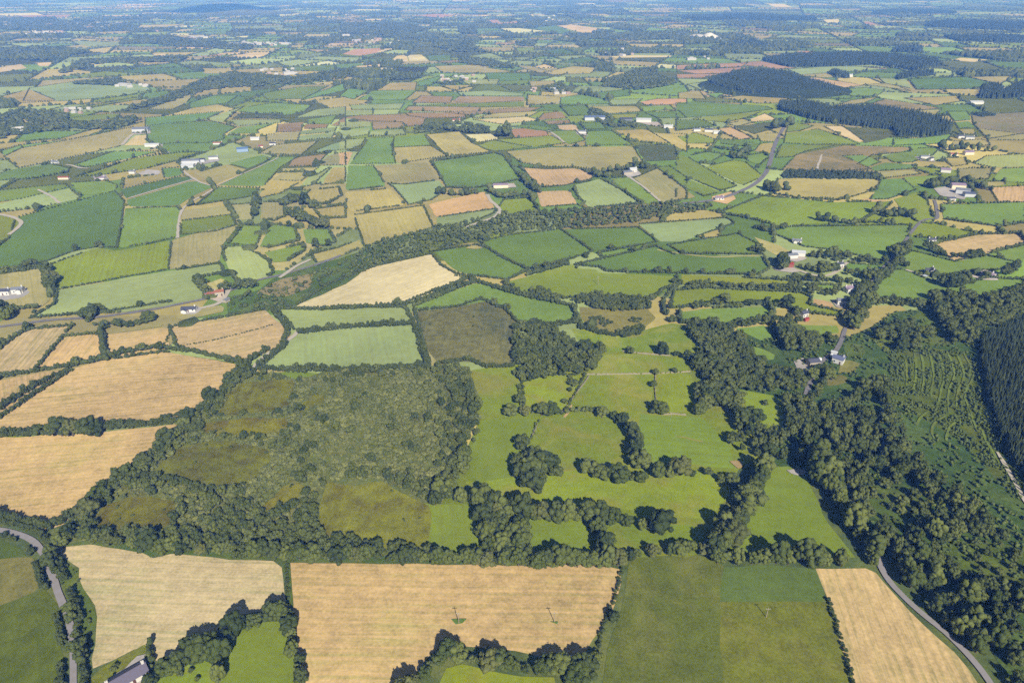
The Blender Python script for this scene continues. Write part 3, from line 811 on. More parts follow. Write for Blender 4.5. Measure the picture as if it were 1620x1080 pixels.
# the ground under everything, to the horizon
def ground():
    R_ = 21000.0
    me = bpy.data.meshes.new("ground")
    me.from_pydata([(-R_, -400, -.08), (R_, -400, -.08), (R_, R_, -.08), (-R_, R_, -.08)], [], [(0, 1, 2, 3)])
    me.materials.append(M_FIELD)
    o = link("ground", me)
    fit_field(o, 'A', 0.3, 5)
    o.color = alb((96, 112, 60))
    tag(o, kind='structure')
ground()

# ------------------------------------------------------------------ the patchwork of the plain: random field splits, real polygons
FAR_POLYS = []        # (polygon, kind)
FAR_EDGES = []        # hedge lines
def split_poly(poly, p, n):
    a, b, cut = [], [], []
    d = (poly - p) @ n
    for i in range(len(poly)):
        j = (i + 1) % len(poly)
        (a if d[i] >= 0 else b).append(poly[i])
        if d[i] * d[j] < 0:
            q = poly[i] + (poly[j] - poly[i]) * d[i] / (d[i] - d[j])
            a.append(q); b.append(q); cut.append(q)
    return np.array(a), np.array(b), cut
def bsp(poly, r):
    stack = [poly]
    while stack:
        p = stack.pop()
        c = p.mean(0)
        D = math.hypot(c[0], c[1])
        w = np.ptp(p, 0)
        if p[:, 1].max() < 300: continue
        if abs(c[0]) - w[0] > 0.84 * (c[1] + w[1]) + 200: continue
        A = area(p)
        s = (84 + 0.015 * D) * (0.75 + 0.9 * vnoise(c[0] / 700, c[1] / 700, 5))
        if D > 6500: s *= 1.4
        if A < s * s * 1.7 and r.random() < 0.75 or A < s * s * 0.8:
            FAR_POLYS.append(p); continue
        e = np.roll(p, -1, 0) - p
        L = np.hypot(e[:, 0], e[:, 1])
        k = np.argmax(L)
        t = e[k] / L[k]
        a = math.atan2(t[1], t[0]) + r.normal(0, .16)
        n = np.array([math.cos(a), math.sin(a)])
        m = p[k] + e[k] * r.uniform(.34, .66)
        m = m * .6 + c * .4
        x, y, cut = split_poly(p, m, n)
        if len(x) < 3 or len(y) < 3:
            FAR_POLYS.append(p); continue
        if len(cut) == 2:
            FAR_EDGES.append((cut[0], cut[1]))
        stack += [x, y]
bsp(np.array([(-10400, 300), (-9000, 13000), (9000, 13400), (10500, 300)], float), np.random.default_rng(21))

def farland():
    r = np.random.default_rng(5)
    V, F3, C = [], [], []
    pal = [('G', 6), ('GB', 2.5), ('L', 9), ('D', 3), ('O', 6), ('OT', 2), ('S2', 1.6), ('B', .5), ('Y', 3), ('K', 2), ('A', 6)]
    names = [p[0] for p in pal]; w = np.array([p[1] for p in pal]); w = w / w.sum()
    n = 0
    woods = []
    for p in FAR_POLYS:
        c = p.mean(0)
        D = math.hypot(*c)
        wood_p = 0.02 + 0.30 * max(0, vnoise(c[0] / 1300, c[1] / 500, 31) - .5) + (0.06 if D > 2200 else 0) + (.06 if c[0] > 300 and c[1] > 2500 else 0)
        if r.random() < wood_p and D > 1600:
            col = alb((62, 78, 42)); woods.append(p)
        else:
            k = names[r.choice(len(names), p=w)]
            if k in ('S2', 'B', 'K') and D < 1700: k = 'O'
            if k in ('S2',) and c[0] > 900 and r.random() < .7: k = 'K'
            cc = np.array(KIND[k][0]) * (1 + .07 * r.normal())
            col = alb(np.clip(cc, 20, 240))
        for q in p:
            V.append((q[0], q[1], 0.0)); C.append(col)
        for i in range(1, len(p) - 1):
            F3.append((n, n + i, n + i + 1))
        n += len(p)
    me = mesh_from("farmland", V, F3)
    a = me.attributes.new("field_colour", 'FLOAT_COLOR', 'POINT')
    a.data.foreach_set("color", np.array(C, np.float32).ravel())
    m, t, b = new_mat("farmland_surface")
    g = NG(t)
    pos = g.n("ShaderNodeNewGeometry").outputs["Position"]
    at = g.n("ShaderNodeAttribute", attribute_type='GEOMETRY', attribute_name='field_colour').outputs["Color"]
    v = g.math('ADD', 0.30, g.math('MULTIPLY', g.noise(pos, .012, 4, .6), .80))
    v = g.math('ADD', v, g.math('MULTIPLY', g.noise(pos, .11, 4, .6), .60))
    g.l(g.val(at, v), b.inputs["Base Color"])
    me.materials.append(m)
    o = link("farmland", me)
    tag(o, kind='structure')
    return woods
FAR_WOODS = farland()

# ------------------------------------------------------------------ leaf and crown shapes
def ico(sub):
    bm = bmesh.new()
    bmesh.ops.create_icosphere(bm, subdivisions=sub, radius=1.0)
    V = np.array([v.co[:] for v in bm.verts]); F = np.array([[v.index for v in f.verts] for f in bm.faces])
    bm.free()
    return V, F
ICO = {k: ico(k) for k in (1, 2, 3)}

def rand_dirs(n, r, up=-1.0):
    d = r.normal(size=(n * 4, 3)); d /= np.linalg.norm(d, axis=1)[:, None]
    d = d[d[:, 2] > up][:n]
    return d

def cat(parts):
    V, F, n = [], [], 0
    for v, f in parts:
        V.append(v); F.append(f + n); n += len(v)
    return np.vstack(V), np.vstack(F)

def leaf_sprays(cen, rad, n, size, r, up=-.35):
    """n leafy triangles standing just off the surface of a clump"""
    d = rand_dirs(n, r, up); n = len(d)
    base = cen + d * rad * r.uniform(.86, 1.16, (n, 1))
    t = np.cross(d, r.normal(size=(n, 3))); t /= np.linalg.norm(t, axis=1)[:, None] + 1e-9
    b = np.cross(d, t)
    nrm = d * .55 + r.normal(size=(n, 3)) * .45
    t = np.cross(nrm, t); t /= np.linalg.norm(t, axis=1)[:, None] + 1e-9
    b = np.cross(nrm, t); b /= np.linalg.norm(b, axis=1)[:, None] + 1e-9
    s = size * r.uniform(.6, 1.4, (n, 1))
    V = np.stack([base - t * s * .6, base + t * s * .6, base + b * s], 1).reshape(-1, 3)
    return V, np.arange(3 * n).reshape(-1, 3)

def crown_shape(seed, clumps, sub, sprays, ssize=.13, tall=1.0, spread=.60, cr=(.34, .52), core=.70, base=1.05, rough=.12):
    """a leafy crown about 1 m in radius, its centre at `base` above the ground"""
    r = np.random.default_rng(seed)
    cen0 = np.array([0, 0, base])
    parts = []
    IV, IF = ICO[sub]
    spots = [(cen0, core)]
    d = rand_dirs(clumps, r, -.55)
    for q in d:
        spots.append((cen0 + q * np.array([1, 1, .95 * tall]) * spread * r.uniform(.8, 1.2), r.uniform(*cr)))
    for c, rad in spots:
        fr = r.uniform(2.2, 3.4); ph = r.uniform(0, 6.28, 3)
        lump = 1 + rough * .8 * (np.sin(IV[:, 0] * fr + ph[0]) * np.sin(IV[:, 1] * fr + ph[1]) + np.sin(IV[:, 2] * fr + ph[2]) * .6) + r.normal(0, rough * .55, len(IV))
        v = c + IV * lump[:, None] * rad * np.array([1, 1, .92 * tall])
        parts.append((v, IF))
        if sprays:
            parts.append(leaf_sprays(c, rad, sprays, ssize, r))
    V, F = cat(parts)
    V[:, 2] = np.maximum(V[:, 2], .12)
    return V, F

def trunk_shape(seed):
    r = np.random.default_rng(seed)
    parts = []
    def limb(a, b, ra, rb, k=7):
        a, b = np.array(a, float), np.array(b, float)
        d = b - a; d /= np.linalg.norm(d)
        t = np.cross(d, [.3, .9, .1]); t /= np.linalg.norm(t); s = np.cross(d, t)
        an = np.linspace(0, 2 * np.pi, k, endpoint=False)
        ring = lambda c, q: c + (np.cos(an)[:, None] * t + np.sin(an)[:, None] * s) * q
        v = np.vstack([ring(a, ra), ring(b, rb)])
        f = []
        for i in range(k):
            j = (i + 1) % k
            f += [(i, j, k + j), (i, k + j, k + i)]
        parts.append((v, np.array(f)))
    limb((0, 0, -.05), (0, 0, .18), .105, .075)
    limb((0, 0, .18), (.02, .01, .55), .075, .06)
    limb((.02, .01, .55), (.0, .05, 1.25), .06, .02)
    for i in range(5):
        a = i * 1.2566 + r.uniform(-.3, .3)
        limb((.01, 0, .38 + .07 * i), (.55 * math.cos(a), .55 * math.sin(a), .95 + .12 * i), .045, .012, 5)
    return cat(parts)

def conifer_shape(seed, tiers, sides, jag=.22):
    r = np.random.default_rng(seed)
    parts = []
    for k in range(tiers):
        f = k / tiers
        z0 = .10 + .82 * f
        rad = (1 - f) ** .85 * (1 + r.normal(0, .06))
        z1 = min(z0 + 1.35 / tiers + .12, 1.0)
        an = np.linspace(0, 2 * np.pi, sides, endpoint=False) + r.uniform(0, 1)
        rr = rad * (1 + r.uniform(-jag, jag, sides))
        rr[::2] *= .72
        ring = np.stack([np.cos(an) * rr, np.sin(an) * rr, z0 - .05 * (rr / max(rad, .01)) + r.normal(0, .012, sides)], 1)
        V = np.vstack([ring, [[0, 0, z1]]])
        parts.append((V, np.array([(i, (i + 1) % sides, sides) for i in range(sides)])))
    return cat(parts)

CROWN_NEAR = [crown_shape(100 + i, 30 + i % 5, 2, 26, .12, (1.0, 1.12, .9, 1.05, 1.25, .95, 1.1, 1.0)[i], .76, (.20, .36), .56, rough=.24) for i in range(8)]
CROWN_TALL = [crown_shape(140 + i, 32, 2, 26, .12, 1.55, .72, (.20, .36), .54, base=1.45, rough=.24) for i in range(4)]
CROWN_MID = [crown_shape(200 + i, 12, 1, 16, .19, (1.0, 1.15, .9, 1.05, 1.3, .95)[i % 6], .68, (.28, .46), .6, rough=.24) for i in range(8)]
CROWN_SCRUB = [crown_shape(300 + i, 6, 1, 22, .26, .8, .55, (.34, .55), .62, base=.62, rough=.2) for i in range(8)]
CROWN_LOW = [crown_shape(400 + i, 2, 1, 0, .2, 1.0, .55, (.45, .7), .72, base=.85, rough=.2) for i in range(8)]
CON_NEAR = [conifer_shape(500 + i, 9, 12) for i in range(5)]
CON_MID = [conifer_shape(520 + i, 4, 7) for i in range(5)]
BUSH_NEAR = [crown_shape(600 + i, 7, 2, 30, .2, .8, .5, (.34, .55), .62, base=.55, rough=.16) for i in range(4)]

def merged(name, items, shapes, mat, kind='stuff', squash=None, label=None, cat_=None, group=None, smooth=True):
    """items: (x, y, z, rx, rz) -> one mesh"""
    if not len(items): return None
    r = np.random.default_rng(len(items))
    Vs, Fs, Ts, n = [], [], [], 0
    for it in items:
        x, y, z, rx, rz = it
        v, f = shapes[r.integers(len(shapes))]
        a = r.uniform(0, 6.283); c, s = math.cos(a), math.sin(a)
        w = np.empty_like(v)
        w[:, 0] = (v[:, 0] * c - v[:, 1] * s) * rx + x
        w[:, 1] = (v[:, 0] * s + v[:, 1] * c) * rx + y
        w[:, 2] = v[:, 2] * rz + z
        Vs.append(w); Fs.append(f + n); n += len(v)
        Ts.append(np.full(len(v), np.clip(r.beta(1.3, 1.5) * .85 + .3 * (vnoise(x / 22, y / 22, 3) - .3), 0, 1)))
    me = mesh_from(name, np.vstack(Vs), np.vstack(Fs), mat, smooth=smooth, tint=np.concatenate(Ts))
    o = link(name, me)
    tag(o, label, cat_, group, kind)
    return o

# ------------------------------------------------------------------ hedges along the digitised fields
H_CELL = {}
def hedge_taken(x, y, owner, tol):
    i, j = int(x // 10), int(y // 10)
    for a in (-1, 0, 1):
        for b in (-1, 0, 1):
            for (px, py, ow) in H_CELL.get((i + a, j + b), ()):
                if ow != owner and (px - x) ** 2 + (py - y) ** 2 < tol * tol: return True
    return False
hedges = {}             # (field index, side) -> samples (x, y, code)
roadlines = []          # filled by the road data below; hedges keep off them
def add_hedge(key, x, y, code):
    hedges.setdefault(key, []).append((x, y, code))
    H_CELL.setdefault((int(x // 10), int(y // 10)), []).append((x, y, key))

ROADS = {   # name: (photo points, width, material, label)
 'lane': ("-30,836 0,838 25,843 50,853 62,865 70,880 80,905 92,935 100,955 110,980 115,1005 116,1040 117,1110", 2.7, 'P', 'grey lane bending down the left edge'),
 'lane.white': ("1385,872 1392,895 1405,918 1430,945 1455,968 1500,1005 1540,1045 1580,1100", 2.5, 'P', 'pale lane beside the right stubble field'),
 'road.valley': ("-20,520 38,512 83,506 130,504 165,501 207,495 250,489 275,483 322,474 350,466 372,457 410,442 440,437 480,425 505,418 540,404", 3.6, 'A', 'country road along the foot of the wood belt'),
 'road.hamlet': ("1274,625 1284,600 1292,580 1306,567 1322,557 1333,534 1340,513 1347,495 1357,473 1373,450 1387,433 1412,410 1418,397 1433,380 1445,363 1458,350", 3.0, 'A', 'road from the wood through the hamlet'),
 'road.hill': ("1458,350 1470,346 1484,348 1482,330 1478,317", 3.4, 'A', 'road climbing to the big farmyard'),
 'track.rail': ("1080,322 1130,318 1176,302 1200,288 1213,273 1219,255 1222,240 1229,222 1238,205 1248,193", 6.0, 'A', 'old railway line bending through fields'),
 'track.farm': ("290,270 305,283 322,291 343,296 325,308 300,320 287,333 283,347 281,377", 3.0, 'T', 'pale farm track from the grey sheds'),
 'track.crop': ("203,314 250,300 306,284", 3.2, 'T', 'pale track across the crop block'),
 'track.long': ("343,294 385,275 420,260 440,250", 2.4, 'T', 'pale track along the yellow strip'),
 'track.curve': ("738,360 762,351 782,345 792,336 786,326 776,318 770,307", 4.5, 'T', 'pale curved drive to the long shed'),
 'track.hillside': ("193,230 200,222 208,214 216,208", 5.0, 'T', 'pale drive to the hillside shed'),
 'track.shed': ("246,232 254,234 258,240 268,242", 4.0, 'T', 'pale drive to the low white shed'),
 'track.lone': ("104,261 115,262 125,266 140,267", 3.5, 'T', 'pale drive to the lone white house'),
 'track.farmhouse': ("868,207 880,215 893,226", 4.0, 'T', 'pale track across the hill fields'),
 'track.hedged': ("995,280 1010,290 1028,304 1044,319", 3.4, 'T', 'track down from the white hedged farm'),
 'track.corner': ("398,588 412,568 440,550 465,533 474,523", 3.2, 'T', 'dirt track beside the pale green field'),
 'path.forest': ("1578,716 1600,752 1625,800", 1.8, 'T', 'forest track beside the plantation'),
 'drive.house': ("1433,427 1448,432 1462,437 1472,436", 3.2, 'T', 'drive to the white house on pasture'),
 'drive.barn': ("1222,424 1240,425 1262,427 1285,436 1307,438 1325,431 1337,416 1352,413", 3.4, 'T', 'drive linking the red barn and cottages'),
 'drive.cottage': ("1357,453 1345,452 1337,456", 3.4, 'T', 'short drive to the cottage by the road'),
 'drive.bungalow': ("442,440 452,433 470,420 492,411", 3.4, 'T', 'drive off the valley road'),
 'drive.stone': ("316,488 338,484 350,478 358,466 363,455", 4.0, 'T', 'yard drive of the stone farmhouse'),
 'path.ridge': ("60,300 80,310 95,322", 3.0, 'T', 'path on the left hillside'),
 'track.left': ("-10,338 20,343 36,352 28,362 14,372", 4.0, 'T', 'track at the corner of the left field'),
 'track.moor': ("1290,275 1300,245", 3.0, 'T', 'peat track across the brown heath'),
}
for k, (pp, w, mt, lb) in ROADS.items():
    line = smooth_line(world(pts(pp)), 3)
    roadlines.append((line, w))
road_pts = np.vstack([resample(l, 4) for l, w in roadlines]); road_w = np.concatenate([np.full(len(resample(l, 4)), w) for l, w in roadlines])
def near_road(x, y, extra=1.0):
    return bool(np.any((road_pts[:, 0] - x) ** 2 + (road_pts[:, 1] - y) ** 2 < (road_w * .5 + extra) ** 2))

for i, f in enumerate(field_list):
    if f['hc'] == 0: continue
    p = f['W']
    n = len(p)
    for a in range(n):
        e = resample(np.array([p[a], p[(a + 1) % n]]), 2.0)
        mpx = PIX(*e.mean(0)); dx, dy = mpx[0] - f['c'][0], (mpx[1] - f['c'][1])
        hw = max(abs(q[0] - f['c'][0]) for q in f['px']); hh = max(abs(q[1] - f['c'][1]) for q in f['px'])
        side = ('right' if dx > 0 else 'left') if abs(dx) / hw > abs(dy) / hh else ('near' if dy > 0 else 'far')
        far = math.hypot(*e.mean(0))
        tol = 7.0 if far < 650 else 11.0
        for (x, y) in e:
            u, v = PIX(x, y)
            if not (-50 < u < 1670 and -20 < v < 1140): continue
            if hedge_taken(x, y, (i,), tol): continue
            if near_road(x, y, 1.6): continue
            hedges.setdefault((i, side), []).append((x, y, f['hc']))
            H_CELL.setdefault((int(x // 10), int(y // 10)), []).append((x, y, (i,)))

# extra hedges given as lines: photo points, code, label
LINES = [
 ("0,688 60,684 150,680 230,672 293,664", 2, 'tall hedge between the two lower golden stubble fields'),
 ("0,650 40,622 80,600 122,576", 2, 'dark hedge sloping up between stubble fields at the left edge'),
 ("122,578 165,570 220,554 262,552 320,560 385,577", 2, 'long hedge above the biggest golden stubble field'),
 ("0,598 60,588 122,578", 2, 'hedge between small stubble fields at the left edge'),
 ("162,523 164,545 170,570", 2, 'short thick hedge between two stubble fields'),
 ("0,550 25,532 50,518", 2, 'hedge above the left stubble field'),
 ("454,885 454,925 456,966", 3, 'grassy hedge strip between the two ragged stubble fields'),
 ("430,492 445,510 460,528 440,548 405,565 390,580", 2, 'hedge between golden stubble and pale green field'),
 ("455,487 480,491 520,490 560,489 620,485 660,480 700,462 742,440", 2, 'long dark hedge below the big pale stubble hill'),
 ("742,442 765,450 800,462 830,470 870,478 905,485", 2, 'hedge above the curved green field'),
 ("905,487 912,500 918,515", 2, 'hedge left of the scrubby tan hollow'),
 ("918,520 945,528 985,534 1015,527", 2, 'bushy hedge below the scrubby tan hollow'),
 ("655,490 664,520 672,550 679,582", 1, 'straight hedge left of the brown rush field'),
 ("985,900 975,935 962,975 950,1005 944,1030", 3, 'weedy fence line right of the golden stubble'),
 ("1312,951 1330,1010 1354,1100", 3, 'weedy line between olive meadow and right stubble'),
 ("890,655 910,650 930,652 945,650", 1, 'low hedge between the middle paddocks'),
 ("1395,897 1406,914 1428,940 1456,964", 3, 'hedge between right stubble and pale lane'),
 ("1462,974 1494,1006 1536,1047 1566,1084", 3, 'low hedge along the lower pale lane'),
 ("820,612 823,625 826,640", 1, 'short hedge between the left paddocks'),
 ("853,665 846,680 840,695", 3, 'weedy bank between the upper and middle paddocks'),
 ("238,1022 236,1040 240,1056", 1, 'garden hedge behind the long grey-roofed house'),
 ("130,500 170,494 220,486 270,478", 1, 'hedge between the valley road and grey crop field'),
 ("260,550 270,522 268,515", 3, 'thin weedy line across the stubble'),
 ("277,550 350,537 430,515", 3, 'faint weedy line through the golden stubble'),
 ("1055,500 1045,480 1060,462 1075,450", 2, 'hedge right of the scrubby tan hollow'),
 ("760,386 795,405 836,428", 3, 'weedy bank between two dark crop fields'),
 ("720,437 742,440", 1, 'short hedge by the dark crop corner'),
 ("232,756 290,764 330,776 385,770", 2, 'scrubby bank below the middle rush clearing'),
]
for k, (pp, code, lb) in enumerate(LINES):
    for (x, y) in resample(smooth_line(world(pts(pp)), 2), 2.0):
        if near_road(x, y, 1.2): continue
        hedges.setdefault(('L', k), []).append((x, y, code))
        H_CELL.setdefault((int(x // 10), int(y // 10)), []).append((x, y, ('L', k)))

for nm_, sgn, gap_, words_ in (('lane', 1, .25, 'hedge along the outer side of the bending lane'), ('lane', -1, .30, 'hedge along the inner side of the bending lane')):
    l_, w_ = roadlines[0]
    q_ = resample(l_, 2.0); t_ = np.gradient(q_, axis=0); t_ /= np.hypot(t_[:, 0], t_[:, 1])[:, None]
    n_ = np.stack([-t_[:, 1], t_[:, 0]], 1)
    for (x, y) in q_ + n_ * sgn * (w_ / 2 + 2.4):
        if vnoise(x / 9, y / 9, 6) > gap_: hedges.setdefault(('N', words_), []).append((x, y, 1))
TREES = []      # dict(x, y, rx, h, row/label key, type)
def add_tree(x, y, rx, h, where, kind='broad'):
    TREES.append(dict(x=x, y=y, rx=rx, h=h, where=where, kind=kind))

def hedge_items(samples, r, code_scale=1.0):
    out = []
    last = None
    for (x, y, c) in samples:
        far = math.hypot(x, y)
        step = 1.6 if far < 500 else (2.0 if far < 900 else 2.8)
        if last is not None and (x - last[0]) ** 2 + (y - last[1]) ** 2 < (step * .8) ** 2: continue
        last = (x, y)
        big = vnoise(x / 23, y / 23, 77)
        if c == 3:
            h, w = r.uniform(.7, 1.5), r.uniform(.7, 1.2)
        elif c == 1:
            h, w = r.uniform(1.6, 2.6) * (.8 + .5 * big), r.uniform(1.2, 1.9)
        else:
            h, w = r.uniform(2.0, 3.8) * (.55 + 1.0 * big), r.uniform(1.4, 2.4) * (.7 + .6 * big)
        if far > 650: w *= .80; h *= .72
        out.append((x + r.normal(0, .35), y + r.normal(0, .35), -.05, w, h / 1.35))
    return out
hr = np.random.default_rng(3)
SIDE = {'near': 'near side', 'far': 'far side', 'left': 'left side', 'right': 'right side'}
hl = []
for key, sm in hedges.items():
    if len(sm) < 6: continue
    mx, my = np.mean([s[0] for s in sm]), np.mean([s[1] for s in sm])
    if key[0] == 'L':
        lb = LINES[key[1]][2]
    elif key[0] == 'N':
        lb = key[1]
    else:
        f = field_list[key[0]]
        lb = f"hedge on {SIDE[key[1]]} of {f['desc']}"
        if len(lb.split()) > 16: lb = lb.replace(' the ', ' ')
    size = len(sm) * 2.0 / dist(mx, my)
    hl.append((size, key, sm, lb))
    # trees standing in the hedge
    for (x, y, c) in sm:
        far = math.hypot(x, y)
        pr = {1: .012, 2: .045, 3: 0}[c] * (1.0 if far < 650 else .8)
        if far < 560 and key[0] in ('L', 'N'): pr *= .25
        if hr.random() < pr:
            rx = hr.uniform(1.6, 3.4)
            add_tree(x + hr.normal(0, .6), y + hr.normal(0, .6), rx, rx * hr.uniform(1.7, 2.3), 'H:' + lb.replace('hedge', 'hedge', 1))
hl.sort(key=lambda q: -q[0])
rest = []
for n, (size, key, sm, lb) in enumerate(hl):
    it = hedge_items(sm, hr)
    if n < 290:
        far = math.hypot(sm[0][0], sm[0][1])
        merged('hedge', it, CROWN_MID if far < 480 else CROWN_LOW, M_HEDGE, kind='thing', label=lb, cat_='hedge', group='hedges between the fields')
    else:
        rest += it
print("hedges", len(hl))

